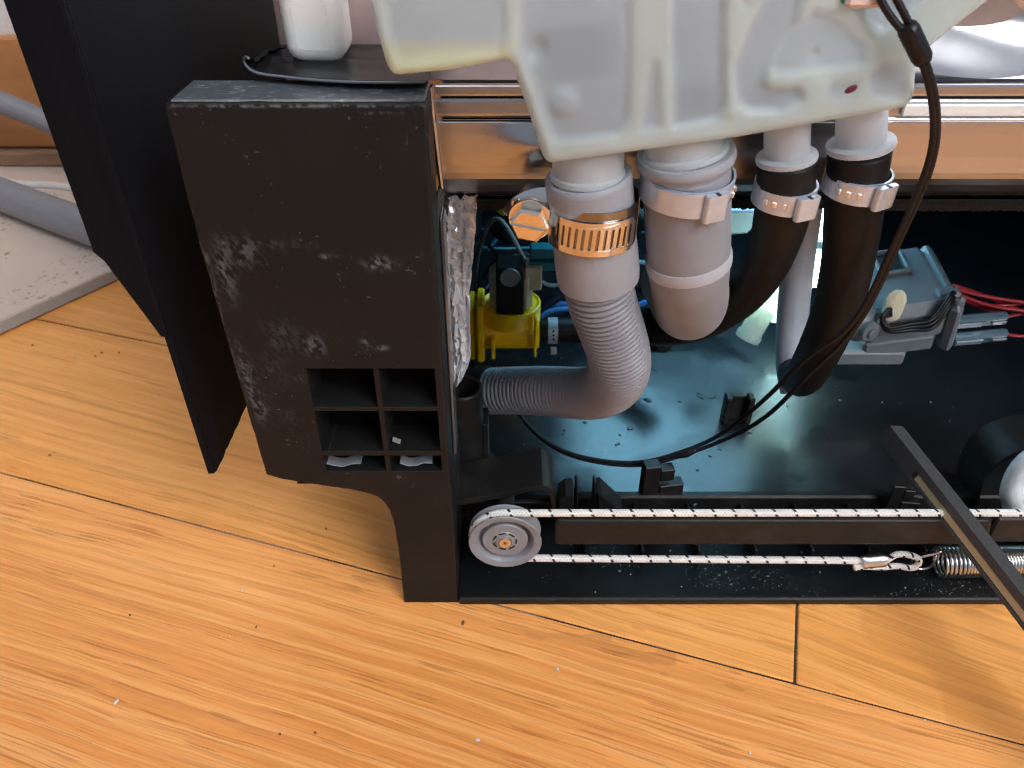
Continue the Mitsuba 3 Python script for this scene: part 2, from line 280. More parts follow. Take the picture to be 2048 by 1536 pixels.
pri('lip_sheen', [0.12, 0.13, 0.15], 0.15, 0.7)  # light sheen on the black lip, given as a grey base colour
pri('groove_dark', [0.010, 0.009, 0.008], 0.5)
pri('ink_red', [0.10, 0.004, 0.02], 0.5)
pri('pink_plastic', [0.62, 0.47, 0.42], 0.45)
pri('green_plastic', [0.01, 0.20, 0.14], 0.4)
def cord_col(p, n, uv):
    u, v = uv.x, uv.y
    ph = u / 0.0102 - 0.5 * v; ph = ph - dr.floor(ph)
    dash = smoothstep(0.085, 0.05, dr.abs(ph - 0.5))
    a = u * 1150 + v * 9; b = u * 1150 - v * 9
    strand = dr.maximum(dr.abs(dr.sin(a * 1.5708)), dr.abs(dr.sin(b * 1.5708)))
    seg = smoothstep(-0.2, 0.4, dr.sin(v * 6.2832 * 4.0))
    c = mix([0.50, 0.47, 0.42], [0.76, 0.73, 0.67], smoothstep(0.3, 0.95, strand))
    c = c * (0.88 + 0.12 * noise(u * 200, v * 8.0))
    return mix(c, [0.012, 0.012, 0.03], dash * smoothstep(0.035, 0.065, dr.abs(dr.abs(v - 0.5) - 0.134)))
def cord_bump(p, n, uv):
    a = uv.x * 1150 + uv.y * 9; b = uv.x * 1150 - uv.y * 9
    return dr.maximum(dr.abs(dr.sin(a * 1.5708)), dr.abs(dr.sin(b * 1.5708))) * 0.00022
pri('cord_weave', cord_col, 0.8, 0.2, bump=cord_bump)

# ------------------------------------------------------------------ setting: floor, tile, wall
TD, ND = np.array([tx, tz]), np.array([-tz, tx])          # along and across the planks
scene['floor'] = mikit.ply(rbox([-3, -3, -0.05], [3, 3, -0.0010]), 'joint_filler'); labels['floor'] = {'kind': 'structure'}
def plank(u0, u1, v0, v1, dz=0.0):
    g = 0.00045; m = rbox([u0 + g, v0 + g, -0.02], [u1 - g, v1 - g, dz], 0.0007)
    M = np.eye(4); M[:2, 0], M[:2, 1] = TD, ND
    obj('plank', put(m, M), 'oak', 'floor', False)
W0 = -0.003
JO = {-5: 0.4, -4: -0.5, -3: 0.2, -2: -0.35, -1: 0.53, 0: 0.1445, 1: -0.7, 2: 0.3, 3: -0.2, 4: 0.5, 5: 0.1}
for r, j in JO.items():
    cuts = [-1.9, j - 0.95, j, j + 0.93, 1.9]
    for k in range(4): plank(cuts[k], cuts[k + 1], W0 + 0.155 * r, W0 + 0.155 * (r + 1), -0.0002 * ((r * 7 + k * 3) % 4))
# stone tile in front of the skirting at the left
a, b = atz(0, 640, 0.012), atz(222, 540, 0.012); d = (b - a) / np.linalg.norm(b - a); nrm = np.array([-d[1], d[0], 0])
q = [a - d * 0.3, b + d * 0.5, b + d * 0.5 + nrm * 0.75, a - d * 0.3 + nrm * 0.75]
tp = [(p[0], p[1]) for p in q]
hull = trimesh.convex.convex_hull(np.array([(x, y, z) for x, y in tp for z in (0.0012, 0.0105)] + [((x * 0.998 + np.mean([t[0] for t in tp]) * 0.002), (y * 0.998 + np.mean([t[1] for t in tp]) * 0.002), 0.012) for x, y in tp]))
scene['tile_floor'] = mikit.ply(hull, 'stone_tile', False); labels['tile_floor'] = {'kind': 'structure'}
yw = 0.60
tag(obj('wall', rbox([-1.4, yw + 0.014, 0.0], [0.9, yw + 0.10, 1.6], 0.001), 'wall_paint'), 'off white painted wall above the skirting board', 'wall')
tag(obj('skirting_board', rbox([-1.4, yw, 0.030], [0.9, yw + 0.0135, 0.148], 0.003), 'skirting_wood'), 'varnished orange wooden skirting board under the white wall', 'skirting board')
tag(obj('wood_batten', rbox([-1.4, yw - 0.010, 0.0125], [0.9, yw + 0.010, 0.0285], 0.002), 'brown_wood_rough'), 'rough brown wood batten under the skirting board on the tile', 'batten')
p = spline([atz(-140, 330, 0.030), atz(0, 388, 0.030), atz(80, 418, 0.030), atz(190, 458, 0.030), atz(330, 500, 0.03)], 40)
tag(obj('grey_drain_pipe', tm(p, 0.0165, 28), 'grey_conduit'), 'thick grey drain pipe lying on the stone tile', 'pipe')
p = spline([at(-150, 335, .545), at(-10, 357, .538), at(40, 368, .535), at(100, 371, .532), at(160, 380, .52), at(240, 400, .49)], 40)
tag(obj('white_cable', tm(p, 0.0042, 14), 'white_cable'), 'thin white cable lying above the grey drain pipe', 'cable')
p = spline([at(-160, 130, .55), at(-10, 200, .55), at(45, 222, .55), at(100, 246, .55), at(220, 300, .55)], 30)
tag(obj('grey_cable_duct', tm(p, 0.0112, 20), 'grey_conduit'), 'slim grey hose crossing the orange skirting board', 'hose')

# ------------------------------------------------------------------ black door side panel at the left
DP = thing('door_panel', 'black foam-backed door side panel hanging at left with slanted cut corner', 'door panel')
def jag(P, step=0.004, amp=0.00015):
    P = np.array(list(P) + [P[0]], float); out = []
    for s, e in zip(P[:-1], P[1:]):
        n = max(1, int(np.linalg.norm(e - s) / step)); t = np.arange(n)[:, None] / n; seg = s + (e - s) * t
        seg[1:] += rng.normal(0, amp, seg[1:].shape); out.append(seg)
    return np.vstack(out)
fl = [(-0.161, 0.46), (-0.161, 0.202), (-0.158, 0.198), (-0.1455, 0.163), (-0.1425, 0.163), (-0.1425, 0.46)]
obj('flange', prism(fl, 0.0085, 0.0112, 0.0006), 'foam_black', DP)
web = np.vstack([[(0.0080, 0.46)], jag([(0.0080, 0.0835), (0.012, 0.082), (0.30, 0.085)], 0.0035, 0.0004)[:-80], [(0.45, 0.085), (0.45, 0.46)]])
m = prism(web, 0.0, 0.003, 0.0004); m.vertices = np.stack([-0.1425 - m.vertices[:, 1] + 0.01 * m.vertices[:, 0], m.vertices[:, 0] + 0.003, m.vertices[:, 2]], 1); m.invert()
obj('web', m, 'foam_black', DP)

# ------------------------------------------------------------------ dishwasher base
B = thing('dishwasher_base', 'black plastic dishwasher base tray with a scuffed corner panel and grid of openings', 'dishwasher base')
def zof(v, Y=0.0): return float(at(1024, v, Y)[2])
gx = [(-0.0851, -0.0577), (-0.0552, -0.0322)]
gz = [(zof(815), zof(738)), (zof(903), zof(823)), (zof(943), zof(912))]
holes = [[(x0, z0), (x1, z0), (x1, z1), (x0, z1)] for x0, x1 in gx for z0, z1 in gz]
out = xz((330, 206), (331, 225), (400, 500), (532, 950), (560, 959), (640, 972), (700, 980), (742, 990), (758, 997), (770, 1008), (779, 1022), (785, 1040), (790, 1060), (800, 1130), (808, 1206)) + [(-0.0285, 0.0), (-0.0285, zof(206))]
out = [tuple(x) for x in jag(out, 0.006, 0.00012)]
obj('corner_panel', prism(out, 0.0, 0.0195, 0.0011, holes, 3), 'scuffed_black', B, 30)
obj('panel_backing', rbox([-0.108, 0.022, 0.066], [-0.030, 0.024, 0.172], 0.0003), 'cavity_black', B)
obj('panel_top', rbox([-0.1135, 0.0016, zof(206) - 0.0008], [-0.0290, 0.025, zof(206) + 0.0005], 0.0005), 'worn_sheen', B)
obj('inner_wall', rbox([-0.034, 0.0217, 0.0005], [-0.029, 0.512, 0.200], 0.0008), 'black_plastic', B)
obj('tray_floor', rbox([-0.0290, 0.0012, 0.0], [0.62, 0.060, 0.0030], 0.0006), 'dusty_black', B)
obj('front_lip', rbox([-0.0280, -0.0012, 0.0], [0.62, 0.0012, 0.0050], 0.0008), 'black_plastic', B)
obj('step_riser', rbox([-0.0285, 0.0605, 0.0], [0.62, 0.066, 0.0185], 0.0012), 'black_plastic', B)
pl = trimesh.creation.box([0.66, 0.44, 0.004]); pl.apply_translation([0.30, 0.2865, 0.0135])
obj('floor_plate', rbox([-0.0285, 0.0665, 0.0100], [0.62, 0.50, 0.0160], 0.0008), 'plate_black', B)
obj('back_wall', rbox([-0.034, 0.505, 0.0], [0.64, 0.512, 0.212], 0.0008), 'cavity_black', B)
obj('end_wall', rbox([0.63, 0.0, 0.0], [0.638, 0.50, 0.25], 0.0008), 'cavity_black', B)
# rail under the cord, ribs below it
rt, rb = zof(1042, 0.0085), zof(1091, 0.0085); x0, x1 = at(1110, 1065, .0085)[0], at(1978, 1065, .0085)[0]
rail = prism(smooth_ring([(x0, rb), (x1 + 0.003, rb), (x1 - 0.001, rt), (x0, rt)], 0.0022, 0.002), 0.0085, 0.0128, 0.0016, steps=4)
obj('rail', rail, 'black_plastic', B, 50)
obj('rail', rbox([x1 + 0.004, 0.012, rb + 0.001], [0.62, 0.016, rt - 0.002], 0.0012), 'black_plastic', B)
obj('rail_web', rbox([x0 + 0.002, 0.0215, rb - 0.012], [0.6, 0.024, rb + 0.006], 0.0005), 'black_plastic', B)
for k in range(10):
    xr = x0 + 0.018 + k * 0.031
    obj('rib', rbox([xr, 0.0242, 0.0035], [xr + 0.0016, 0.060, 0.014], 0.0004), 'black_plastic', B)
# bracket over the pulley
Y0 = 0.030
bo = xz((912, 1004), (930, 1000), (1000, 988), (1060, 974), (1085, 970), (1101, 976), (1110, 990), (1112, 1012), (1112, 1030), (1103, 1030), (1102, 1010), (1097, 990), (1085, 982), (1062, 984), (1000, 998), (930, 1010), (912, 1014), Y=Y0)
obj('bracket_arch', prism(bo, Y0, Y0 + 0.030, 0.0006), 'black_plastic', B)
obj('bracket_bar', rbox(at(930, 1009, Y0 + 0.012), at(1103, 997, Y0 + 0.015), 0.0005), 'black_plastic', B)
obj('bracket_post', rbox(at(996, 1010, Y0 + 0.010), at(1010, 985, Y0 + 0.014), 0.0005), 'black_plastic', B)
for px in (1150, 1186):
    lo, hi = at(px, 1030, 0.040), at(px + 8, 985, 0.040)
    obj('clip_fin', rbox(lo, [hi[0], 0.054, hi[2]], 0.0006), 'black_plastic', B)
cl = xz((1116, 1030), (1118, 1002), (1132, 992), (1148, 991), (1148, 1030), Y=0.038); obj('clip_wedge', prism(cl, 0.038, 0.052, 0.0008), 'black_plastic', B)
cl = xz((1196, 1030), (1196, 990), (1204, 989), (1247, 1028), (1247, 1033), Y=0.038); obj('clip_wedge', prism(cl, 0.038, 0.052, 0.0008), 'black_plastic', B)
# stub pipe, fitting for the corrugated hose, curved rib
pc = at(924, 800, 0.075); rp = 0.0115
obj('stub_pipe', lathe([(rp - 0.0022, -0.06), (rp - 0.0022, 0.0), (rp - 0.0015, 0.0008), (rp - 0.0006, 0.0008), (rp, 0.0), (rp + 0.0004, -0.062)], [pc[0], pc[1], at(924, 775, 0.075)[2]], [0, 0, 1], 36), 'black_plastic', B)
obj('stub_flange', rbox([pc[0] + 0.011, pc[1] - 0.004, 0.016], [pc[0] + 0.014, pc[1] + 0.012, 0.064], 0.0006), 'black_plastic', B)
p = spline([at(962, 880, .075), at(972, 905, .075), at(995, 925, .075), at(1030, 936, .075), at(1078, 938, .075)], 24)
obj('curved_rib', tm(p, 0.0014, 8, flat=3.0), 'black_plastic', B)
# small cable clips moulded on the floor plate
def clip(c, s, rot):
    M = basis(c, [math.cos(rot), math.sin(rot), 0], z=[0, 0, 1])
    ms = [rbox([-0.0045 * s, -0.002 * s, 0], [0.0005 * s, 0.002 * s, 0.0125 * s], 0.0005), rbox([0.0008 * s, -0.002 * s, 0], [0.0085 * s, 0.002 * s, 0.0042 * s], 0.0005), rbox([0.0007 * s, -0.0018 * s, 0.006 * s], [0.0050 * s, 0.0018 * s, 0.0105 * s], 0.0004)]
    obj('cable_clip', put(cat(*ms), M), 'black_plastic', B)
clip(atz(1308, 985, 0.016), 1.9, 0.15)
clip(atz(1790, 1012, 0.016), 1.4, -0.1)
c = atz(1470, 842, 0.016)
obj('cable_clip', cat(rbox(c + [-0.0095, -0.004, 0], c + [-0.0050, 0.004, 0.021], 0.0008), rbox(c + [-0.0048, 0.0015, 0], c + [0.0048, 0.0045, 0.019], 0.0006), rbox(c + [0.0050, -0.004, 0], c + [0.0090, 0.004, 0.021], 0.0008)), 'black_plastic', B)
# curved spring bracket at the right edge
Yb = 0.055
bo = spline(path((1950, 1034, Yb), (1962, 985, Yb), (1985, 935, Yb), (2030, 905, Yb), (2100, 890, Yb)), 30)
w = np.array([[0, 0.026, 0]]); V = np.vstack([bo, bo + w, bo + [0, 0, -0.004], bo + w + [0, 0, -0.004]]); n = len(bo); f = []
for k in range(n - 1):
    for a_, b_ in ((0, n), (3 * n, 2 * n), (n, 3 * n), (2 * n, 0)): f += [[a_ + k, b_ + k, b_ + k + 1], [a_ + k, b_ + k + 1, a_ + k + 1]]
obj('curved_bracket', trimesh.Trimesh(V, f, process=False), 'black_plastic', B)
for pts in (((2003, 965), (1975, 1020)), ((2000, 962), (2060, 960)), ((1975, 1018), (2040, 985))):
    obj('bracket_strut', tm(path((*pts[0], .078), (*pts[1], .078)), 0.0011, 8), 'black_plastic', B)
# bits of tape lying in the openings
for px, py, w_ in ((690, 936, 0.0085), (835, 937, 0.0075), (795, 897, 0.0018)):
    c = at(px, py, 0.006); m = rbox([-w_, -0.003, 0], [w_, 0.003, 0.0006], 0.0002); m = m.subdivide().subdivide()
    m.vertices[:, 1] *= {795: .5}.get(px, 1); m.vertices[:, 2] += 0.0012 * np.sin(m.vertices[:, 0] * 420 + px); m.apply_translation([c[0], 0.006, {690: gz[2][0] + .0008, 835: gz[2][0] + .0012, 795: gz[1][0] + .0012}[px]])
    tag(obj('tape_scrap', m, 'grey_conduit'), {690: 'grey tape scrap lying in the lower left opening of the corner panel', 835: 'grey tape scrap lying in the lower right opening of the corner panel', 795: 'tiny pale scrap lying in the middle right opening of the corner panel'}[px], 'scrap')

# ------------------------------------------------------------------ steel tub
TB = thing('steel_tub', 'brushed stainless steel dishwasher tub with ridged lower rim above the opening', 'tub')
def zy(v, Y): return (Y, zof(v, Y))
prof = [zy(-260, .0625), zy(100, .0615), zy(158, .0608), zy(163, .0600), zy(166, .0590), zy(168, .0340), zy(170, .0319), zy(174, .0312), zy(190, .0311), zy(195, .0315), zy(198, .0315), zy(204, .0311), zy(230, .0309), zy(235, .0314), zy(240, .0314), zy(246, .0302), zy(270, .0301), zy(315, .0302), zy(332, .0306), zy(346, .0314), zy(358, .0328), zy(370, .0356), zy(382, .0420), zy(391, .0560), (0.10, 0.2035), (0.52, 0.2035)]
P2 = np.array(prof); s = np.r_[0, np.cumsum(np.linalg.norm(np.diff(P2, axis=0), axis=1))]
ts = np.unique(np.r_[np.linspace(0, s[-1], 30), np.linspace(s[1], s[-2], 190), s]); P2 = np.stack([np.interp(ts, s, P2[:, 0]), np.interp(ts, s, P2[:, 1])], 1)
xs = np.linspace(-0.0282, 0.62, 150); X, J = np.meshgrid(xs, np.arange(len(P2)), indexing='ij')
Vt = np.stack([X, P2[J, 0], P2[J, 1]], -1)
bx, _, bz = at(1078, 288, .03); Vt[..., 1] -= 0.004 * np.exp(-((X - bx) / 0.011) ** 2 - ((Vt[..., 2] - bz) / 0.008) ** 2) * (Vt[..., 2] < zof(243, .03)) * (Vt[..., 1] < 0.04)
i, j = np.meshgrid(np.arange(len(xs) - 1), np.arange(len(P2) - 1), indexing='ij'); n = len(P2); i, j = i.ravel(), j.ravel()
ft = np.vstack([np.stack([i * n + j, i * n + j + 1, (i + 1) * n + j + 1], 1), np.stack([i * n + j, (i + 1) * n + j + 1, (i + 1) * n + j], 1)])
obj('side_wall', trimesh.Trimesh(Vt.reshape(-1, 3), ft, process=False), 'stainless', TB, 40)
obj('corner_post', prism(xz((850, 168), (866, 168), (890, 372), (880, 372), Y=0.0305), 0.0265, 0.0315, 0.001), 'stainless', TB)
for v_ in (196.5, 238): obj('seam_shade', rbox([-0.0262, 0.0307, zof(v_ + 0.8, .0308)], [0.62, 0.0330, zof(v_ - 0.8, .0308)], 0.0003), 'cavity_black', TB)  # dark strips stand in for the shade in the overlap seams
obj('upper_wall', rbox([-0.0900, 0.0588, zof(161, .0588)], [0.1200, 0.0602, 0.46], 0.0005), 'satin_steel', TB)
# worn adhesive strip on the rim at the right
aa, bb = at(1800, 219, .0318), at(2090, 219, .0318)
ad = rbox([aa[0], 0.0290, zof(230, .031)], [0.62, 0.0311, zof(207, .031)], 0.0004); obj('adhesive_strip', ad, 'white_plastic', TB)
obj('rim_bead', tm(np.array([[at(1690, 244, .031)[0], .0318, zof(240, .031)], [0.62, .0318, zof(240, .031)]]), 0.0011, 10), 'zinc_steel', TB)
# embossed plate up the wall at the right, leaning back so that it mirrors the bright room
ex = np.linspace(at(1850, 80, .05)[0], 0.45, 70); et = np.linspace(0, 1, 50); EX, ET = np.meshgrid(ex, et, indexing='ij')
EY = 0.047 + 0.055 * ET + 0.0055 * np.sin(ET * 13 + 1.6 * (EX - 0.2) / 0.05); EZ = zof(140, .047) + 0.085 * ET + 0.0022 * np.sin(EX * 60 + ET * 5)
i, j = np.meshgrid(np.arange(69), np.arange(49), indexing='ij'); i, j = i.ravel(), j.ravel(); n = 50
obj('embossed_plate', trimesh.Trimesh(np.stack([EX, EY, EZ], -1).reshape(-1, 3), np.vstack([np.stack([i * n + j, (i + 1) * n + j, (i + 1) * n + j + 1], 1), np.stack([i * n + j, (i + 1) * n + j + 1, i * n + j + 1], 1)]), process=False), 'stainless', TB)
# felt on the underside, its ragged edge hanging below the rim
fx = np.linspace(-0.0275, 0.62, 1400); fz = zof(412, .055) - 0.0012 * meshkit.fbm(np.stack([fx * 90, fx * 0, fx * 0], 1), 3) - 0.0011 * meshkit.noise(np.stack([fx * 1900, fx * 0, fx * 0], 1)) ** 2 + 0.0008 * np.sin(fx * 25)
V = np.vstack([np.stack([fx, fx * 0 + 0.052, fx * 0 + zof(398, .052)], 1), np.stack([fx, fx * 0 + 0.0535, fz], 1), np.stack([fx, fx * 0 + 0.50, fx * 0 + 0.196], 1)]); n = len(fx); k = np.arange(n - 1)
obj('felt_lining', trimesh.Trimesh(V, np.vstack([np.stack([a_ + k, a_ + n + k, a_ + n + k + 1], 1) for a_ in (0, n)] + [np.stack([a_ + k, a_ + n + k + 1, a_ + k + 1], 1) for a_ in (0, n)]), process=False), 'felt_black', TB, False)

# ------------------------------------------------------------------ black seal film and white post on top of the base
SF = thing('seal_film', 'glossy black rubber seal film curling up on top of the base', 'seal')
lip = spline([atz(497, 116, .270), atz(489, 124, .2675), atz(500, 139, .2655), atz(545, 151, .2642), atz(620, 159, .2638), atz(850, 164, .2638)], 60)
back = np.stack([lip[:, 0] * 0.99 + 0.002, np.full(60, 0.0585), np.full(60, 0.2650)], 1)
rows = [lip + (back - lip) * t + np.array([0, 0, -0.0018 * math.sin(math.pi * min(1, t * 2.2)) + 0.0006 * math.sin(t * 26)]) for t in np.linspace(0, 1, 14)]
V = np.vstack(rows); k = np.arange(59); obj('film', trimesh.Trimesh(V, np.vstack([np.vstack([np.stack([r * 60 + k, r * 60 + k + 1, (r + 1) * 60 + k + 1], 1), np.stack([r * 60 + k, (r + 1) * 60 + k + 1, (r + 1) * 60 + k], 1)]) for r in range(13)]), process=False), 'gloss_black', SF)
obj('lip', tm(lip, 0.0005, 10), 'lip_sheen', SF)
x0, x1 = at(562, 60, .036)[0], at(684, 60, .036)[0]; zb = 0.2642
ring = smooth_ring([(x0, zb), (x1, zb - 0.001), (x1, 0.42), (x0 - 0.002, 0.42)], 0.006, 0.002)
tag(obj('white_post', prism(ring, 0.036, 0.0580, 0.005, steps=5), 'white_plastic', None, 60), 'white plastic post standing behind the seal film on the base', 'post')

# ------------------------------------------------------------------ translucent tank
TK = thing('water_tank', 'milky translucent plastic water tank with moulded chambers hanging over the hoses', 'water tank')
YT = -0.0095
outp = xz((715, -110), (735, 0), (752, 70), (770, 132), (784, 156), (900, 145), (1018, 122), (1032, 158), (1058, 230), (1086, 318), (1096, 333), (1300, 305), (1480, 280), (1640, 251), (1770, 229), (1822, 219), (1836, 190), (1838, 150), (1850, 112), (1900, 70), (1990, 0), (2120, -110), Y=YT)
TR = smooth_ring(outp, 0.0026, 0.0016); tpoly = sg.Polygon(TR)
cav = [[(1040, -90), (1262, -90), (1262, 120), (1256, 240), (1236, 270), (1115, 283), (1098, 268), (1068, 180), (1040, 90)],
       [(1304, 120), (1316, 120), (1321, 255), (1284, 265), (1292, 180)],
       [(1342, -90), (1450, -90), (1450, 215), (1436, 240), (1347, 258)],
       [(1472, 180), (1476, 205), (1500, 226), (1560, 224), (1606, 203), (1602, 178), (1545, 182), (1527, 166), (1550, 118), (1592, 52), (1620, -60), (1560, -60), (1500, 62), (1472, 128)],
       [(1552, 150), (1546, 128), (1580, 68), (1625, 20), (1660, 30), (1738, 92), (1728, 124), (1650, 140)],
       [(1656, 190), (1662, 166), (1716, 160), (1716, 186), (1680, 200)],
       [(1748, 195), (1742, 150), (1766, 130), (1802, 128), (1824, 160), (1812, 196)],
       [(1690, -30), (1752, 62), (1776, 64), (1850, -20), (1860, -90), (1690, -90)],
       [(752, -90), (1000, -90), (1012, 60), (1000, 108), (800, 132), (786, 110)]]
cavp = [sg.Polygon(xz(*c, Y=YT)).buffer(-0.0012).buffer(0.0012) for c in cav]; depth = [1.6, 1.5, 2.4, 2.6, 1.6, 0.9, 1.2, 3.0, 1.4]
rings = [np.array(tpoly.exterior.coords)[:-1]]
for dd in (0.0004, 0.0009, 0.0016, 0.0026, 0.0036):
    g = tpoly.buffer(-dd); n_ = int(g.exterior.length / 0.0016); rings.append(np.array([g.exterior.interpolate(t, normalized=True).coords[0] for t in np.arange(n_) / n_]))
lo, hi = TR.min(0), TR.max(0); GX, GZ = np.meshgrid(np.arange(lo[0], hi[0], 0.0012), np.arange(lo[1], hi[1], 0.0012)); gp = np.stack([GX.ravel(), GZ.ravel()], 1)
inn = tpoly.buffer(-0.0044); gp = gp[shapely.contains_xy(inn, gp[:, 0], gp[:, 1])]
PT = np.vstack(rings + [gp]); tri = Delaunay(PT).simplices
ce = PT[tri].mean(1); tri = tri[shapely.contains_xy(tpoly, ce[:, 0], ce[:, 1])]
pts = shapely.points(PT); sd = shapely.distance(tpoly.exterior, pts); sd[:len(rings[0])] = 0
R = 0.0036; e = np.clip(sd / R, 0, 1); yf = YT + R - R * np.sqrt(np.maximum(0, 1 - (1 - e) ** 2))
thick = np.ones(len(PT)); thin = np.zeros(len(PT))
for g, dp in zip(cavp, depth):
    s_ = np.where(shapely.contains_xy(g, PT[:, 0], PT[:, 1]), -1, 1) * shapely.distance(g.exterior, pts)
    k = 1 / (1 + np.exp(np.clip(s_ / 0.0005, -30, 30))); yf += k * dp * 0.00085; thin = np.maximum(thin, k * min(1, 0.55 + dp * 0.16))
for px, py, r_, hgt in ((1128, 208, .0042, -.0015), (1073, 100, .0034, .0011), (1633, 109, .0012, .0011), (1490, 8, .0014, .0010), (1462, 98, .0012, -.0005), (1461, 226, .0012, -.0005), (1638, 168, .0012, -.0005), (1731, 145, .0012, -.0005), (1788, 20, .0015, .0007)):
    c = at(px, py, YT); dd = np.hypot(PT[:, 0] - c[0], PT[:, 1] - c[2]); yf += hgt * np.exp(-(dd / r_) ** 4)
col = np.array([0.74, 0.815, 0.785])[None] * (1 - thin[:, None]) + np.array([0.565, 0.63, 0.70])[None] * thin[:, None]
g = cavp[-1]; inl = shapely.contains_xy(g.buffer(0.004), PT[:, 0], PT[:, 1]); wl = 1 / (1 + np.exp((PT[:, 1] - zof(93, YT)) / 0.0012)); wl = wl * inl
col = col * (1 - wl[:, None]) + np.array([0.82, 0.84, 0.60]) * wl[:, None]
nz = meshkit.fbm(np.insert(PT, 1, 0, axis=1) * 60, 3, 2)[:, None]; col = col * (0.93 + 0.14 * nz)
front = trimesh.Trimesh(np.insert(PT, 1, yf, axis=1)[:, [0, 1, 2]], tri, process=False)
if front.face_normals[:, 1].mean() > 0: front.invert()
n0 = len(rings[0]); k = np.arange(n0); e0 = np.insert(rings[0], 1, YT + R, axis=1); e1 = np.insert(rings[0], 1, 0.021, axis=1)
sidem = trimesh.Trimesh(np.vstack([e0, e1]), np.vstack([np.stack([k, n0 + k, n0 + (k + 1) % n0], 1), np.stack([k, n0 + (k + 1) % n0, (k + 1) % n0], 1)]), process=False)
v2, f2 = trimesh.creation.triangulate_polygon(tpoly, engine='earcut'); backm = trimesh.Trimesh(np.insert(v2, 1, 0.021, axis=1), f2, process=False)
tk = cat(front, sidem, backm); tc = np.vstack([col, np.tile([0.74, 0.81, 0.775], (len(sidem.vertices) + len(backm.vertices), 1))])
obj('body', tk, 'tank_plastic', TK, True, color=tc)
for c_ in ([(1128, 232), (1165, 222), (1235, 238), (1246, 268), (1140, 280)], [(1350, 170), (1432, 165), (1436, 238), (1352, 252)], [(1488, 182), (1500, 214), (1560, 216), (1604, 198), (1602, 186), (1540, 190)], [(1066, 60), (1240, 40), (1240, 150), (1090, 160)]):
    obj('dark_insert', prism(smooth_ring(xz(*c_, Y=YT + .006), .002, .0016), YT + .007, YT + .0085, .0003), 'grey_conduit', TK)  # added grey sheets, put in to darken the chambers seen through the wall
m = trimesh.creation.icosphere(2, 1.0); m.apply_scale([0.0022, 0.0003, 0.0011]); m.apply_transform(trimesh.transformations.rotation_matrix(-0.5, [0, 1, 0])); m.apply_translation(at(1703, 178, YT + 0.0006))
obj('ink_mark', m, 'ink_red', TK); labels[TK + '__ink_mark'] = {'label': 'small dark red mark on the tank'}

# ------------------------------------------------------------------ hoses under the tank
YC = 0.0085
def neck(px, py_top, py_bot, r, flange=None, px2=None):
    a_, b_ = at(px, py_top, YC), at(px2 or px, py_bot, YC); ax = b_ - a_; L = np.linalg.norm(ax)
    pr = [(r, -0.012), (r, L)]
    if flange: pr = [(r, -0.012), (r, L - 0.0022), (flange, L - 0.0016), (flange + 0.0003, L - 0.0005), (flange, L + 0.0004), (r * 0.9, L + 0.0005)]
    obj('neck', lathe(pr, a_, ax, 44), 'neck_plastic', TK)
# --- drain hose with worm clamp
H1 = thing('drain_hose', 'grey corrugated drain hose bending left from under the tank', 'hose')
neck(1176, 318, 352, 0.0128, 0.0136)
cp = path((1176, 350, YC), (1186, 450, .010), (1197, 560, .0125)); cax = cp[-1] - cp[0]; cax /= np.linalg.norm(cax); L = np.linalg.norm(cp[-1] - cp[0]); rc = 0.0159
obj('cuff', lathe([(0.0128, 0.0012), (0.0134, -0.0004), (rc - 0.0010, -0.0006), (rc - 0.0002, 0.0004), (rc, 0.002), (rc + 0.0001, 0.028), (rc + 0.0004, 0.032), (rc + 0.0006, L - 0.004), (rc + 0.0003, L - 0.001), (rc - 0.0012, L), (0.0135, L)], cp[0], cax, 56), 'grey_rubber', H1)
hp = spline(np.vstack([cp[-1] - cax * 0.008, cp[-1] + cax * 0.006, path((1220, 650, .018), (1236, 702, .023), (1239, 740, .030), (1220, 772, .045), (1178, 786, .062), (1110, 783, .080), (1040, 781, .096), (972, 782, .108))]), 400)
he, hs = even(hp, 0.00027); pitch = 0.0027; fq = np.cumsum(np.r_[0, np.diff(hs)] / np.interp(hs / hs[-1], [0, .45, .6, 1], [.0026, .0026, .0030, .0034])); ph = np.abs(np.sin(fq * np.pi)); rr = 0.0120 + 0.0021 * ph ** 0.55
obj('corrugated_pipe', tm(he, rr, 44), 'grey_corrugated', H1, 50)
fc = he[-1]; fd = he[-1] - he[-12]; fd /= np.linalg.norm(fd)
obj('collar', lathe([(0.012, -0.003), (0.0150, -0.003), (0.0155, 0.0), (0.0155, 0.004), (0.0135, 0.005), (0.0135, 0.02)], fc, fd, 36), 'black_plastic', B)
WC = thing('worm_clamp', 'shiny slotted steel worm clamp with hex screw round the grey cuff', 'hose clamp')
cc = cp[0] + cax * 0.0178; tilt = np.array([0.02, 0.06, 1.0]); tilt /= np.linalg.norm(tilt)
M = basis(cc, [1, 0, 0], z=-cax + np.array([-0.03, 0.05, 0])); M2 = M.copy()
hb = 0.0066; Rb = rc + 0.0006
def rectp(s0, s1, h0, h1): return sg.Polygon([(s0, h0), (s1, h0), (s1, h1), (s0, h1)])
ang = lambda d: math.radians(d) * Rb
obj('band', wrap(rectp(ang(-5), ang(340), -hb, hb + 0.0036), Rb, 0.0004, M), 'clamp_dark', WC)
ro = Rb + 0.00065; angr = lambda d: math.radians(d) * ro
tongue = sg.Polygon([(angr(-170), -hb), (angr(-26), -hb), (angr(-20), -hb + 0.0022), (angr(-20), hb - 0.0022), (angr(-26), hb), (angr(-170), hb)]) if False else sg.Polygon([(angr(200), -hb), (angr(318), -hb), (angr(325), -hb + 0.0022), (angr(325), hb - 0.0022), (angr(318), hb), (angr(200), hb)])
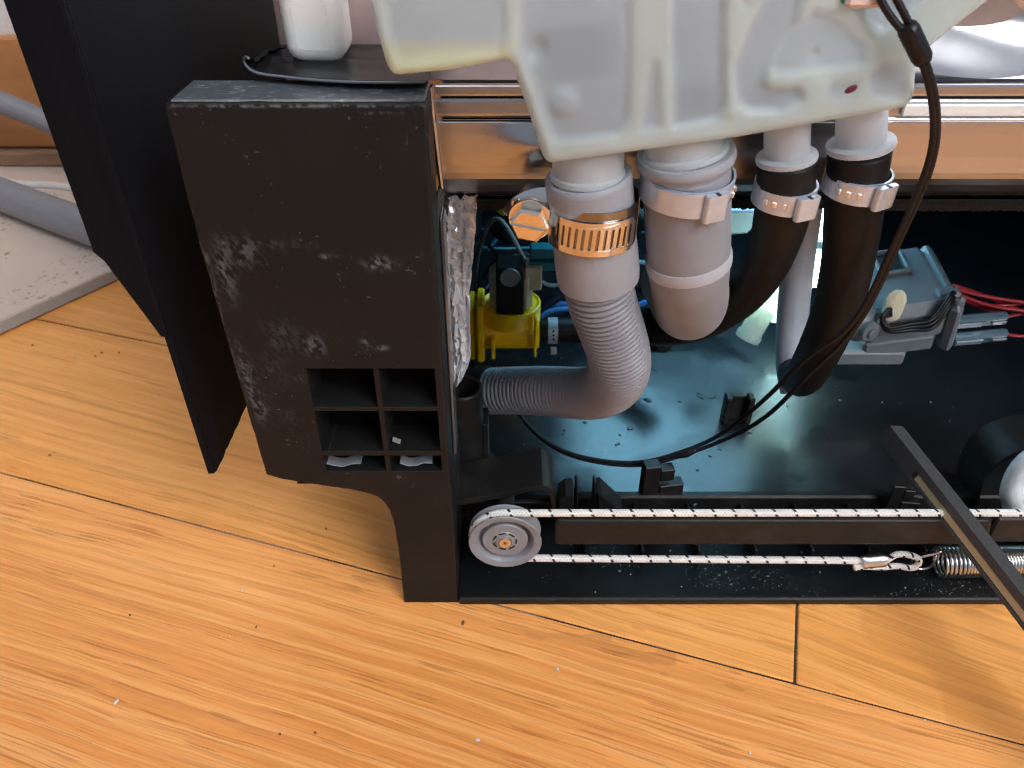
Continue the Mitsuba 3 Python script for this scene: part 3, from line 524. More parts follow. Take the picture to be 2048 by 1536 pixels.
for k in range(12):
    a_ = 220 + k * 8.6
    tongue = tongue.difference(sg.LineString([(angr(a_) - 0.00025, -0.0036), (angr(a_) + 0.00025, 0.0036)]).buffer(0.00056, quad_segs=4))
obj('slotted_band', wrap(tongue, ro, 0.0006, M), 'clamp_steel', WC)
hx = cc + np.array([-0.0238, -0.0070, 0.0012]); sx = np.array([-0.20, -0.93, -0.10]); sx /= np.linalg.norm(sx)
hous = rbox([-0.0052, -0.011, -0.0062], [0.0062, 0.010, 0.0056], 0.002); Mh = basis(hx + np.array([0.001, 0.014, 0.001]), [0.97, -0.2, 0.02], z=[0, 0.05, 1])
obj('screw_housing', put(hous, Mh), 'clamp_steel', WC)
strap = spline(np.array([hx + [0.016, 0.004, 0.0068], hx + [0.009, 0.005, 0.0078], hx + [0.003, 0.006, 0.0072], hx + [-0.004, 0.008, 0.0030], hx + [-0.0065, 0.012, -0.003]]), 24)
obj('housing_strap', tm(strap, 0.0008, 10, flat=5.0), 'clamp_steel', WC)
hexm = trimesh.creation.cylinder(0.0074, 0.0052, sections=6); dom = lathe([(0, 0.0034), (0.004, 0.0032), (0.0062, 0.0026), (0.0066, 0.0022)], [0, 0, 0], [0, 0, 1], 30)
slot = trimesh.creation.box([0.016, 0.0013, 0.003]); slot.apply_translation([0, 0, 0.0034])
head = m3.Manifold.hull_points(np.vstack([hexm.vertices * [1, 1, 0.7], hexm.vertices * [0.84, 0.84, 1.0]])); sl = m3.Manifold.cube([0.02, 0.0013, 0.003], True).translate([0, 0, 0.0030]); head = man(head - sl)
Mx = basis(hx, np.cross(sx, [0.12, 0, 1]), z=sx); obj('hex_screw', put(head, Mx), 'screw_steel', WC, False)
obj('screw_collar', lathe([(0.0, -0.002), (0.0082, -0.0022), (0.0084, -0.0028), (0.0078, -0.006), (0.006, -0.012)], hx, sx, 30), 'screw_steel', WC)
# --- ear clamps
def ear_clamp(c, axis, R, label, start, ear, bumps, hh=0.0042):
    K = thing('ear_clamp', label, 'hose clamp', 'pressed ear clamps on the tank hoses')
    M = basis(c, [1, 0, 0], z=axis); g = lambda d: math.radians(d) * (R + 0.0002)
    obj('band', wrap(rectp(g(start), g(start + 352), -hh, hh), R + 0.0002, 0.0008, M), 'zinc_steel', K)
    obj('overlap_band', wrap(sg.Polygon([(g(ear - 62), -hh * 0.9), (g(ear + 12), -hh), (g(ear + 12), hh), (g(ear - 62), hh * 0.9)]), R + 0.0012, 0.0006, M), 'zinc_steel', K)
    A = np.eye(4); a_ = math.radians(ear); A[:3, 0], A[:3, 1], A[:3, 2], A[:3, 3] = [-math.sin(a_), math.cos(a_), 0], [-math.cos(a_), -math.sin(a_), 0], [0, 0, 1], [(R + 0.0012) * math.cos(a_), (R + 0.0012) * math.sin(a_), 0]
    e_ = prism(smooth_ring([(-0.0047, 0.0002), (0.0047, 0.0002), (0.0043, 0.0030), (-0.0043, 0.0030)], 0.0010, 0.0006), -hh * 1.18, hh * 1.02, 0.0004)
    e_.vertices = np.stack([e_.vertices[:, 0], -e_.vertices[:, 2], e_.vertices[:, 1]], 1)
    ek = obj('ear', put(e_, M @ A), 'zinc_steel', K, 40)
    sl_ = rbox([-0.0007, -0.0029, hh * 0.7], [0.0007, -0.0008, hh * 1.06], 0.0001); obj('slit', put(sl_, M @ A), 'groove_dark', ek)
    for b_ in bumps:
        a_ = math.radians(b_); A2 = np.eye(4); A2[:3, 0], A2[:3, 1], A2[:3, 2], A2[:3, 3] = [-math.sin(a_), math.cos(a_), 0], [-math.cos(a_), -math.sin(a_), 0], [0, 0, 1], [(R + 0.0010) * math.cos(a_), (R + 0.0010) * math.sin(a_), 0]
        rk = obj('rivet', put(rbox([-0.0011, -0.0011, -0.0013], [0.0011, 0.0006, 0.0013], 0.0005), M @ A2), 'aluminium', K)
        A2[:3, 3] += A2[:3, 0] * 0.0011 + np.array([0, 0, -0.0013]); obj('hole', put(rbox([-0.0010, -0.0003, -0.0008], [0.0006, 0.0004, 0.0008], 0.0001), M @ A2), 'groove_dark', rk)
# --- grey elbow
neck(1368, 282, 306, 0.0135, 0.0150, 1370)
EL = thing('elbow_hose', 'smooth grey rubber elbow hose with a rounded lower end', 'hose')
ep = path((1371, 303, YC), (1375, 420, .0105), (1377, 520, .0135)); eax = ep[-1] - ep[0]; eax /= np.linalg.norm(eax); L = np.linalg.norm(ep[-1] - ep[0])
obj('collar', lathe([(0.0138, 0.001), (0.0150, -0.0005), (0.0168, -0.0004), (0.0174, 0.0008), (0.0176, 0.0022), (0.0172, 0.0034), (0.0160, 0.0046), (0.0157, 0.006)], ep[0], eax, 56), 'grey_rubber', EL)
q = spline(np.vstack([ep[0] + eax * 0.004, ep[0] + eax * 0.022, ep[-1], path((1378, 562, .0190), (1380, 598, .032), (1376, 610, .052), (1360, 592, .085), (1340, 560, .12))]), 90)
rr = np.interp(np.linspace(0, 1, 90), [0, 0.10, 0.30, 0.36, 0.42, 1], [0.0157, 0.0160, 0.0160, 0.0156, 0.0162, 0.0165])
obj('pipe', tm(q, rr, 52), 'grey_elbow', EL, True)
rc_ = ep[0] + eax * (L * 0.985); obj('ring', lathe([(0.0150, -0.0034), (0.01655, -0.0026), (0.0168, -0.0012), (0.0168, 0.0012), (0.01655, 0.0026), (0.0150, 0.0034)], rc_, eax + np.array([0.06, -0.03, 0]), 56), 'pale_ring', EL)
ear_clamp(ep[0] + eax * 0.0122, -eax + np.array([-0.09, 0.0, 0]), 0.0160, 'wide ear clamp round the grey elbow hose', 70, 293, (330, 345), 0.0048)
# --- two black hoses
def black_hose(label, pts, r, clampd, lab2, ear, bumps, nk, top):
    H = thing('rubber_hose', label, 'hose', 'black rubber hoses below the tank')
    q_ = path(*pts); ax = q_[1] - q_[0]; ax /= np.linalg.norm(ax); neck(*nk)
    p_ = spline(q_, 110); m_, _ = tube(p_, np.interp(np.linspace(0, 1, 110), [0, 0.12, 0.2, 1], [r * 1.05, r * 1.04, r, r * 1.02]), 40)
    scene[H] = mikit.ply(m_, 'rubber_black', True)
    ear_clamp(q_[0] + ax * clampd, -ax + np.array([-0.04, 0.02, 0]), r * 1.05, lab2, 70, ear, bumps, 0.0040)
    return p_
hoseA = black_hose('black rubber hose curving left behind the grey elbow', [(1573, 322, YC), (1566, 415, .0105), (1549, 485, .019), (1518, 548, .033), (1468, 602, .050), (1402, 640, .066), (1335, 654, .082), (1260, 648, .11), (1180, 640, .15)], 0.0098, 0.0122, 'ear clamp round the black hose beside the grey elbow', 292, (238, 256, 222), (1575, 225, 318, 0.0078, 0.0104, 1573), None)
hoseB = black_hose('black rubber hose hanging straight down, rightmost under the tank', [(1720, 296, YC), (1709, 400, .0110), (1699, 500, .018), (1672, 620, .035), (1634, 710, .056), (1605, 755, .085), (1590, 745, .120), (1585, 715, .15)], 0.0102, 0.0128, 'ear clamp round the rightmost black hose', 296, (238, 256, 222), (1724, 200, 292, 0.0084, 0.0114, 1721), None)

# ------------------------------------------------------------------ pulley, cord, spring
PU = thing('cord_pulley', 'grey plastic cord pulley with a cross-head screw', 'pulley')
po = at(1010, 1086, 0.0070); ax = np.array([0, -1.0, 0]); pc0 = np.array([po[0], 0.0115, po[2]])
RP = 0.0186
obj('wheel', lathe([(0.0117, -0.0012), (0.0122, -0.0014), (0.0136, 0.0012), (0.0146, 0.0036), (0.0152, 0.0040), (RP - 0.0012, 0.0046), (RP - 0.0003, 0.0046), (RP, 0.0041), (RP - 0.0003, 0.0034), (0.0150, 0.0016), (0.0146, -0.0016), (RP - 0.0003, -0.0036), (RP, -0.0044), (RP - 0.0004, -0.0050), (0.0, -0.0050)], pc0, ax, 72), 'pulley_grey', PU)
HK = obj('hub', lathe([(0.0, 0.0036), (0.0036, 0.0036), (0.0037, 0.0042), (0.0044, 0.0042), (0.0045, 0.0034), (0.0062, 0.0034), (0.0065, 0.0030), (0.0112, 0.0030), (0.0116, 0.0026), (0.0116, -0.002)], pc0, ax, 60), 'pulley_grey', PU)
for k in range(7):
    a_ = k * 2 * math.pi / 7; obj('hub_slot', wrap(rectp(-0.0016, 0.0016, 0, 0.0003), 0.0054, 0.0008, basis(pc0 + ax * 0.00335, [math.cos(a_), 0, math.sin(a_)], z=ax)), 'groove_dark', HK)
for k in range(3):
    a_ = math.radians(90 + 120 * k); obj('dimple', lathe([(0.0, 0.0004), (0.0011, 0.0003), (0.0012, 0.0)], pc0 + ax * 0.0030 + np.array([math.cos(a_), 0, math.sin(a_)]) * 0.0090, ax, 16), 'grey_conduit', PU)
    a_ += 0.6; obj('dimple', lathe([(0.0, 0.0004), (0.0010, 0.0003), (0.0011, 0.0)], pc0 + ax * 0.0040 + np.array([math.cos(a_), 0, math.sin(a_)]) * 0.0156, ax, 16), 'grey_conduit', PU)
for a_ in (0, 90): obj('cross_shade', put(rbox([-0.0013, -0.00028, 0.0006], [0.0013, 0.00028, 0.00066], 0.00002), basis(pc0 + ax * 0.00368, [math.cos(math.radians(a_ + 18)), 0, math.sin(math.radians(a_ + 18))], z=ax)), 'groove_dark', PU + '__screw')  # raised dark cross stands for the shade in the screw slot
scr = man(m3.Manifold.cylinder(0.0012, 0.0034, 0.0030, 40) - m3.Manifold.cube([0.0032, 0.0006, 0.002], True).translate([0, 0, 0.0012]) - m3.Manifold.cube([0.0006, 0.0032, 0.002], True).translate([0, 0, 0.0012]))
obj('screw', put(scr, basis(pc0 + ax * 0.00365, [0.95, 0, 0.3], z=ax)), 'screw_steel', PU)
obj('axle', lathe([(0.005, -0.0051), (0.005, -0.03)], pc0, ax, 24), 'black_plastic', PU)
rcord, rg = 0.00195, 0.0168; yg = pc0[1] + 0.0002
end = at(1716, 1121, yg); zlo, zhi = pc0[2] - rg, pc0[2] + rg
lowp = np.linspace([end[0], yg, zof(1121, yg)], [pc0[0], yg, zlo], 40)
arc = [[pc0[0] + rg * math.sin(a_), yg, pc0[2] - rg * math.cos(a_)] for a_ in np.linspace(0, -math.pi, 40)[1:]]
upp = np.linspace([pc0[0], yg, zhi], [0.62, yg + 0.003, zof(1034, yg)], 50)[1:]
cordp, _ = even(np.vstack([lowp, arc, upp]), 0.0011)
m, uv = tube(cordp, rcord, 20)
CD = thing('pull_cord', 'white braided cord with black tracer marks running round the pulley', 'cord')
obj('cord', m, 'cord_weave', CD, uv=uv)
e0 = lowp[0]
lp = spline(np.vstack([e0 + [-0.002, 0, 0], e0 + [0.006, -.001, .0004], e0 + [0.014, -.0012, .0016], path((1790, 1110, yg - .001), (1822, 1111, yg - .001), (1838, 1122, yg - .001), (1830, 1134, yg - .002), (1795, 1132, yg - .002)), e0 + [0.014, -.0025, -.0022], e0 + [0.006, -.0025, -.0020], e0 + [-0.0025, -.0025, -.0028]]), 120)
m, uv = tube(lp, rcord * 0.86, 18); obj('end_loop', m, 'cord_weave', CD, uv=uv)
fa, fb = at(1724, 1124, yg - .0015), at(1770, 1120, yg - .0015)
obj('ferrule', tm(np.linspace(fa, fb, 8), np.array([.0030, .0033, .0031, .0032, .0031, .0032, .0032, .0029]), 20, flat=1.3), 'aluminium', CD)
SP = thing('tension_spring', 'rainbow-zinc coil tension spring hooked to the cord loop', 'spring')
s0 = at(1876, 1124, .017); sd_ = np.array([1.0, 0.02, -0.004]); Rs = 0.0079; turns = 64
tt = np.linspace(0, turns, turns * 26); adv = np.where(tt < 5, tt * 0.00235, 5 * 0.00235 + (tt - 5) * 0.00165)
hel = s0 + adv[:, None] * sd_ + Rs * np.stack([0 * tt, np.cos(tt * 2 * np.pi), np.sin(tt * 2 * np.pi)], 1)
obj('coil', tm(hel, 0.00078, 9), 'spring_steel', SP, True)
hk = spline(np.vstack([path((1882, 1102, .012), (1858, 1110, .0125), (1830, 1117, .0135), (1822, 1126, .016), (1834, 1137, .017), (1855, 1136, .0165), (1869, 1122, .0160), (1872, 1110, .017))]), 60)
obj('hook', tm(hk, 0.00078, 10), 'spring_steel', SP, True)
# black bar with a slot, leaning across the rail
BR = thing('slotted_bar', 'black square bar with an amber-lined slot leaning across the rail', 'bar')
A0, A1 = np.array([0.2085, 0.063, 0.0700]), np.array([0.2255, -0.0023, 0.0590])
dB = (A1 - A0) / np.linalg.norm(A1 - A0); A1 = A0 + dB * 0.36
Mb = basis(A0, dB, z=np.array([0.35, -0.25, 0.9])); hw = 0.0048
prof_ = m3.Manifold.cube([0.36, hw * 2, 0.0105], False).translate([0, -hw, -0.0105]); cut = m3.Manifold.cube([0.34, 0.0036, 0.0046], False).translate([0.028, -hw - 0.0016, -0.0090])
cut2 = m3.Manifold.cube([0.34, 0.0036, 0.0046], False).translate([0.028, hw - 0.0020, -0.0090]); seam = (m3.Manifold.cube([0.0006, 0.02, 0.02], True) - m3.Manifold.cube([0.01, hw * 2 - 0.0005, 0.0215], True).translate([0, 0, -0.0003])).translate([0.013, 0, -0.0055])
obj('bar', put(man(prof_ - cut - cut2 - seam), Mb), 'bar_grey', BR, False)
for s_ in (-1, 1): obj('slot_lining', put(rbox([0.030, s_ * (hw - 0.0014) - 0.0005, -0.0088], [0.355, s_ * (hw - 0.0014) + 0.0005, -0.0046], 0.0002), Mb), 'amber_strip', BR)
q = spline(path((2070, 915, .045), (2052, 930, .045), (2037, 950, .045), (2027, 975, .044), (2024, 1000, .043), (2034, 1022, .043), (2060, 1040, .043)), 40)
tag(obj('white_bumper', tm(q, np.interp(np.linspace(0, 1, 40), [0, .5, .62, .72, 1], [.006, .0062, .0052, .0060, .0060]), 24), 'gloss_white', None, True), 'glossy white rubber bumper at the right edge above the spring', 'bumper')

# ------------------------------------------------------------------ things inside the base
# LED lamp that lights the inside from behind the hoses
LP = thing('work_lamp', 'cool white LED work lamp tucked under the tub lighting the inside', 'lamp')
lc = np.array([0.148, 0.300, 0.186]); la = np.array([-0.04, -0.14, -1.0]); la /= np.linalg.norm(la); Ml = basis(lc, [1, -0.1, 0], z=la)
obj('housing', put(rbox([-0.092, -0.092, -0.009], [0.092, 0.092, -0.0005], 0.003), Ml), 'white_lit', LP)
ld = trimesh.Trimesh([[-0.086, -0.086, 0], [0.086, -0.086, 0], [0.086, 0.086, 0], [-0.086, 0.086, 0]], [[0, 1, 2], [0, 2, 3]], process=False); ld = put(ld, Ml)
scene[LP + '__lens'] = {**mikit.ply(ld, 'white_lit', False), 'emitter': {'type': 'area', 'radiance': rgb(1.35, 3.4, 4.8)}}
bl = thing('glow_block', 'small white block made to glow as an added emitter between the two black hoses', 'lamp')  # brightly lit white part, made to glow as an added emitter
b0 = at(1640, 450, .235)
for nm, lo_, hi_ in (('upper_glow', [-.016, -.002, -.012], [.016, .006, .020]), ('lower_glow', [-.010, -.0005, -.050], [.013, .006, -.020])):
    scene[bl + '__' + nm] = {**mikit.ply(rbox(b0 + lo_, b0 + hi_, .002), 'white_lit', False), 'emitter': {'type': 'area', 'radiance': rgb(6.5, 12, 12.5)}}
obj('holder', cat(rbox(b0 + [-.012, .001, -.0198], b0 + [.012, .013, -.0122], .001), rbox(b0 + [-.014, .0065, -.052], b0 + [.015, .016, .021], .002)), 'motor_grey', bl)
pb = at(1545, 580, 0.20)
PB = thing('glowing_pump', 'pale round pump housing made to glow by an added emitter inside, below the left black hose', 'lamp')  # pump shell with an added emitter inside to brighten it
scene[PB + '__glow_core'] = {**mikit.ply(put(trimesh.creation.icosphere(2, 0.006), basis(pb + [0.004, 0.0, 0.004], [1, 0, 0], z=[0, 0, 1])), 'white_lit', True), 'emitter': {'type': 'area', 'radiance': rgb(22, 30, 26)}}
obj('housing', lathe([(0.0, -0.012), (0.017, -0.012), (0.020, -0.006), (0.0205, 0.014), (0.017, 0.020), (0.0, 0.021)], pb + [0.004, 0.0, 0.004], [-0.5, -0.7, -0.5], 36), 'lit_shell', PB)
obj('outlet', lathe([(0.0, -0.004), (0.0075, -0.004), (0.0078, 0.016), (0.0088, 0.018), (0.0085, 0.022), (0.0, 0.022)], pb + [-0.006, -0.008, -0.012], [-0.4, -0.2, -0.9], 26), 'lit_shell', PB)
q = spline(path((1612, 400, .14), (1604, 460, .14), (1594, 540, .14), (1585, 640, .135), (1583, 720, .125), (1592, 780, .115)), 60)
tag(obj('pale_hose', tm(q, 0.0092, 30), 'pale_hose', None, True), 'pale grey blue hose standing between the two black hoses', 'hose')
tag(obj('teal_bracket', prism(xz((1440, 420), (1520, 420), (1515, 450), (1495, 468), (1440, 474), Y=.245), .245, .262, .002), 'pale_hose'), 'pale teal bracket beyond the grey elbow hose', 'bracket')
# yellow valve
VL = thing('inlet_valve', 'yellow plastic inlet valve with a beige and black coil on top', 'valve')
yv = 0.20; vc = at(1020, 640, yv); V_ = lambda px, py, y=yv: at(px, py, y)
wv = lambda n_: n_ * 0.36e-3
obj('body', cat(lathe([(0, 0), (wv(50), 0), (wv(56), 0.001), (wv(56), 0.0135), (wv(53), 0.0142), (wv(49), 0.0128), (0, 0.0126)], [vc[0] + .001, yv, vc[2] + .001], [0, 0, 1], 40),
                tm(np.linspace(V_(952, 662), V_(1078, 662), 6), wv(34), 30), lathe([(0, 0), (wv(20), 0), (wv(26), 0.008), (0, 0.008)], [vc[0] + .002, yv, vc[2] - .007], [0, 0, 1], 26)), 'yellow_plastic', VL)
obj('flange', cat(rbox(V_(940, 702) + [0, -.012, 0], V_(950, 598) + [0, .012, 0], .0012), rbox(V_(956, 700) + [0, -.016, 0], V_(968, 592) + [0, .012, 0], .0012)), 'yellow_plastic', VL)
for px, t_, b_ in ((984, 648, 686), (1066, 606, 682)): obj('fin', rbox(V_(px, b_) + [0, -.021, 0], V_(px + 7, t_) + [0, -.014, 0], .0006), 'yellow_plastic', VL)
cb, ct = V_(1022, 606), V_(1022, 514)
obj('coil', rbox([cb[0] - .0145, yv - .0115, cb[2] - .002], [cb[0] + .0145, yv + .0080, ct[2] - .006], .004), 'beige_plastic', VL)
obj('core_frame', rbox([cb[0] - .0098, yv - .0150, cb[2] - .004], [cb[0] + .0088, yv + .0060, ct[2] - .001], .0012), 'black_plastic', VL)
obj('terminal_block', rbox([cb[0] + .009, yv - .010, ct[2] - .020], [cb[0] + .0205, yv + .006, ct[2] - .003], .001), 'beige_plastic', VL)
obj('socket', lathe([(0, 0.0006), (.0052, .0006), (.0064, .0012), (.0068, 0)], [cb[0] - .0005, yv - .0152, ct[2] - .007], [0, -1, 0], 24), 'motor_grey', VL)
for k in range(2): 
    c = V_(1084, 500 + 24 * k); tag(obj('spade_connector', rbox(c + [-.008, -.006, -.004], c + [.016, .006, .003], .001), 'teal_plastic'), ('upper', 'lower')[k] + ' teal spade connector plugged into the valve coil', 'connector')
q = spline(np.vstack([V_(1070, 662), V_(1110, 660), V_(1160, 662), V_(1240, 672, .19), V_(1330, 680, .17)]), 40)
VH = thing('valve_hose', 'black hose running right from the yellow valve', 'hose'); scene[VH] = mikit.ply(tm(q, 0.0086, 26), 'rubber_black', True)
KC = thing('band_clamp', 'narrow steel clamp round the black hose beside the yellow valve', 'hose clamp')
obj('band', lathe([(.0086, -.0034), (.0094, -.0034), (.0094, .0034), (.0086, .0034)], V_(1105, 661), [1, 0, 0], 36), 'zinc_steel', KC)
obj('tail', rbox(V_(1100, 694) + [0, -.010, 0], V_(1112, 680) + [0, -.008, 0], .0004), 'zinc_steel', KC)
for k in range(3): obj('hole', rbox(V_(1104, 650 + 8 * k) + [0, -.0098, 0], V_(1108, 646 + 8 * k) + [0, -.0092, 0], .0002), 'groove_dark', KC)
# crinkled foil strip hanging beside the inner wall
nf, mf = 46, 9; tv = np.linspace(0, 1, nf); cx = np.interp(tv, [0, .25, .5, .7, .85, 1], [921, 917, 914, 916, 920, 910]); cyp = np.interp(tv, [0, 1], [392, 772]); hwp = np.interp(tv, [0, .2, .5, .75, .9, 1], [34, 32, 26, 25, 19, 3]); Yf = np.interp(tv, [0, 1], [.050, .044])
Vf = []; r3 = np.random.default_rng(11)
for k in range(nf):
    for q_ in range(mf):
        w_ = -1 + 2 * q_ / (mf - 1); inner = 0 < q_ < mf - 1; jx, jy = (r3.uniform(-.16, .16), r3.uniform(-5, 5)) if inner and 0 < k < nf - 1 else (r3.uniform(-.05, .05), 0)
        q0 = at(cx[k] + (w_ + jx) * hwp[k], cyp[k] + jy, Yf[k]); q0[1] += 0.0012 * math.cos(q_ * 2.4 + k * 0.08) * 2 + r3.normal(0, .0009) * min(1, hwp[k] / 15); Vf.append(q0)
Vf = np.array(Vf)
i, j = np.meshgrid(np.arange(nf - 1), np.arange(mf - 1), indexing='ij'); i, j = i.ravel(), j.ravel()
tag(obj('foil_strip', trimesh.Trimesh(Vf, np.vstack([np.stack([i * mf + j, i * mf + j + 1, (i + 1) * mf + j + 1], 1), np.stack([i * mf + j, (i + 1) * mf + j + 1, (i + 1) * mf + j], 1)]), process=False), 'foil', None, False), 'crinkled silver foil strip hanging behind the corner panel', 'foil')
tag(obj('metal_edge_strip', rbox([-0.0289, 0.0225, 0.085], [-0.0272, 0.036, 0.209], 0.0007), 'strip_dark'), 'narrow shiny dark strip between corner panel and foil', 'strip')
# drive motor at the right
MT = thing('drive_motor', 'grey plastic motor box with a round knob and glue blob', 'motor')
ym = 0.16; mo = at(1775, 600, ym); ux = np.array([0.93, 0.25, 0.27]); ux /= np.linalg.norm(ux)
Mm = basis(at(1790, 610, ym), [0.965, -0.05, 0.20], z=[-0.12, -0.22, 0.96]); S = 0.315e-3
def mbx(a_, b_, bev=.0012): return put(rbox(np.array(a_) * S, np.array(b_) * S, bev), Mm)
obj('case', cat(mbx((-78, -60, -55), (88, 130, 42), .006), mbx((-66, -50, -95), (72, 70, -50), .002)), 'motor_grey', MT)
obj('end_plate', cat(mbx((80, -66, -92), (104, 130, 34), .003), mbx((60, -40, 34), (104, -8, 46), .002), mbx((104, -30, -10), (122, 10, 20), .002)), 'motor_grey', MT)
fr = [((-24, 40, 42), (36, 48, 52)), ((-24, 102, 42), (36, 110, 52)), ((-24, 48, 42), (-16, 102, 52)), ((28, 48, 42), (36, 102, 52))]
obj('socket_frame', cat(*[mbx(a_, b_, .0008) for a_, b_ in fr]), 'motor_grey', MT); obj('hole', mbx((-15, 49, 42), (27, 101, 43.5), .0002), 'groove_dark', MT + '__socket_frame')
obj('groove', mbx((-30, -62.5, 4), (66, -59, 18), .0008), 'groove_dark', MT)
kc = at(1726, 652, ym - .022); ka = np.array([0.25, -0.9, 0.0])
obj('knob', lathe([(0, .010), (.0026, .010), (.0030, .0095), (.0030, .0085), (.0058, .008), (.0062, .004), (.0105, .001), (.0125, -.004), (.0125, -.022), (0, -.022)], kc, ka, 36), 'motor_grey', MT)
obj('foot', rbox(at(1660, 704, ym - .01), at(1770, 682, ym + .02), .002), 'motor_grey', MT)
gl = trimesh.creation.icosphere(3, 1.0); gv = gl.vertices; gl.vertices = gv * (0.8 + 0.55 * meshkit.fbm(gv * 1.6 + 5, 3, 1))[:, None] * [.0058, .0028, .0105]; gl.apply_translation(at(1788, 612, ym - .021))
obj('glue_blob', gl, 'glue_cream', MT, True)
mw = thing('motor_wire', 'loop of thin black wires on the front of the grey motor', 'wire')
for k, dy in enumerate((0, 6, 12)):
    q = spline(path((1782, 618 + dy, ym - .024), (1764, 640 + dy * .5, ym - .028), (1775, 654 + dy * .6, ym - .030), (1820, 648 + dy, ym - .030), (1865, 638 + dy * 1.4, ym - .027), (1895, 600 + dy * 1.5, ym - .022), (1910, 592 + dy * 1.6, ym - .012)), 50); obj('strand', tm(q, 0.0013, 10), 'wire_black', mw, True)
for k, (py, lab) in enumerate(((640, 'upper clear sleeved spade connector with red wire at the motor'), (674, 'lower clear sleeved spade connector with red wire at the motor'))):
    c0, c1 = at(1900, py + 4, ym - .01), at(2012, py - 5, ym - .01); K = thing('wire_connector', lab, 'connector', 'sleeved connectors on the motor')
    dv = c1 - c0; Mc = basis(c0, dv, z=[0, -.5, 1]); Lc = np.linalg.norm(dv)
    obj('sleeve', put(rbox([0, -.003, -.0045], [Lc, .003, .0045], .0015), Mc), 'clear_sleeve', K); obj('blade', put(rbox([.002, -.0042, -.0022], [Lc * .55, -.0031, .0026], .0005), Mc), 'zinc_steel', K); obj('crimp', put(rbox([Lc * .70, -.0043, -.0012], [Lc * .97, -.0031, .0018], .0005), Mc), 'aluminium', K)
RW = thing('red_wire_bundle', 'bundle of thin dark red wires running right from the motor', 'wire')
for k, pp in enumerate([[(1905, 575), (1960, 590), (2060, 606)], [(1905, 578), (1950, 602), (2060, 622)], [(1910, 590), (1970, 610), (2070, 600)], [(1905, 570), (1990, 600), (2080, 640)], [(2012, 634), (2040, 628), (2100, 622)], [(2012, 668), (2045, 672), (2100, 662)], [(1912, 586), (1960, 615), (2000, 625)]]):
    obj('strand', tm(spline(path(*[(x, y, ym + .002 * k - .01) for x, y in pp]), 24), 0.0012, 8), 'red_insulation', RW, True)
# wiring in the dark beside the valve
for nm, mt, pp, r_, lab in (('lime_wire', 'lime_insulation', [(988, 380, .16), (995, 412, .16), (1010, 424, .158), (1024, 412, .16), (1028, 380, .165)], .0022, 'looped yellow-green earth wire above the valve coil'),
                            ('blue_wire', 'blue_insulation', [(1072, 650, .23), (1095, 625, .23), (1130, 618, .23), (1200, 620, .23), (1300, 600, .23)], .0020, 'bright blue wire behind the corrugated hose'),
                            ('blue_wire', 'blue_insulation', [(1066, 620, .25), (1110, 608, .25), (1160, 610, .25), (1300, 640, .25)], .0018, 'second blue wire just above the first, right of the valve'),
                            ('dark_wire', 'dark_blue_insulation', [(1060, 630, .24), (1100, 606, .24), (1140, 580, .24), (1200, 560, .24)], .0032, 'dark navy wire slanting up beside the blue wires')):
    tag(obj(nm, tm(spline(path(*pp), 40), r_, 12), mt, None, True), lab, 'wire')
r2 = np.random.default_rng(3)
LM = thing('thin_wire_bundle', 'tangle of thin dark wires in the shade behind the valve and hoses', 'wire')
for k in range(9):
    y_ = r2.uniform(440, 610); q = spline(path(*[(960 + 75 * j_ + r2.uniform(-20, 20), y_ + r2.uniform(-45, 45), r2.uniform(.24, .32)) for j_ in range(7)]), 50)
    obj('strand', tm(q, r2.uniform(.0011, .0018), 9), ('wire_black', 'teal_plastic', 'dark_blue_insulation', 'grey_conduit')[k % 4], LM, True)
q = spline(path((1000, 470, .27), (1060, 440, .27), (1180, 470, .27), (1300, 430, .27)), 30)
tag(obj('wire_loom', tm(q, 0.010, 16), 'rubber_black', None, True), 'thick dark cable loom in the shade behind the valve', 'cable')
# loose twin black wire hanging from the tank in front of everything
TW = thing('twin_wire', 'thin black twin wire hanging in front of the tank and looping through the base', 'wire')
base_pts = [(1768, -20, -.014), (1800, 38, -.015), (1832, 90, -.015), (1856, 150, -.014), (1869, 215, -.012), (1868, 290, -.010), (1845, 370, -.008), (1800, 470, -.006), (1755, 570, -.002), (1700, 660, .004), (1640, 712, .016), (1580, 768, .034), (1500, 840, .062), (1420, 886, .074), (1370, 905, .074), (1290, 926, .074), (1200, 923, .078), (1120, 900, .088), (1060, 855, .106), (1035, 820, .120)]
spread = [13, 12, 5, 4.2, 4.0, 3.6, 4.0, 4.0, 4.6, 5.5, 12, 14, 12, 5, 4, 3.4, 3.2, 3.0, 3.0, 3.0]
for s_ in (-1, 1):
    pp = []
    for (x, y, Y), w_ in zip(base_pts, spread):
        nx, ny = (0.88, -0.47) if y < 120 else (0.95, 0.2) if y < 560 else (0.6, 0.8); pp.append((x + s_ * w_ * nx, y + s_ * w_ * ny, Y))
    obj('strand', tm(spline(path(*pp), 220), 0.00115, 12), 'wire_black', TW, True)
sl_ = spline(path((1812, 50, -.0155), (1832, 90, -.0155), (1847, 122, -.0150)), 16); obj('shrink_sleeve', tm(sl_, np.interp(np.linspace(0, 1, 16), [0, .1, .9, 1], [.0024, .0031, .0030, .0025]), 16), 'wire_black', TW, True)
tg = path((1352, 912, .074), (1372, 906, .074), (1392, 898, .074)); obj('tape_wrap', tm(spline(tg, 12), np.interp(np.linspace(0, 1, 12), [0, .5, 1], [.0016, .0028, .0018]), 12), 'wire_black', TW, True)
c = at(1738, 2, -.010); tag(obj('plug_housing', rbox(c + [-.0075, -.003, -.0015], c + [.0030, .003, .006], .001), 'pink_plastic'), 'small pale pink plug at the top of the twin wire', 'connector')
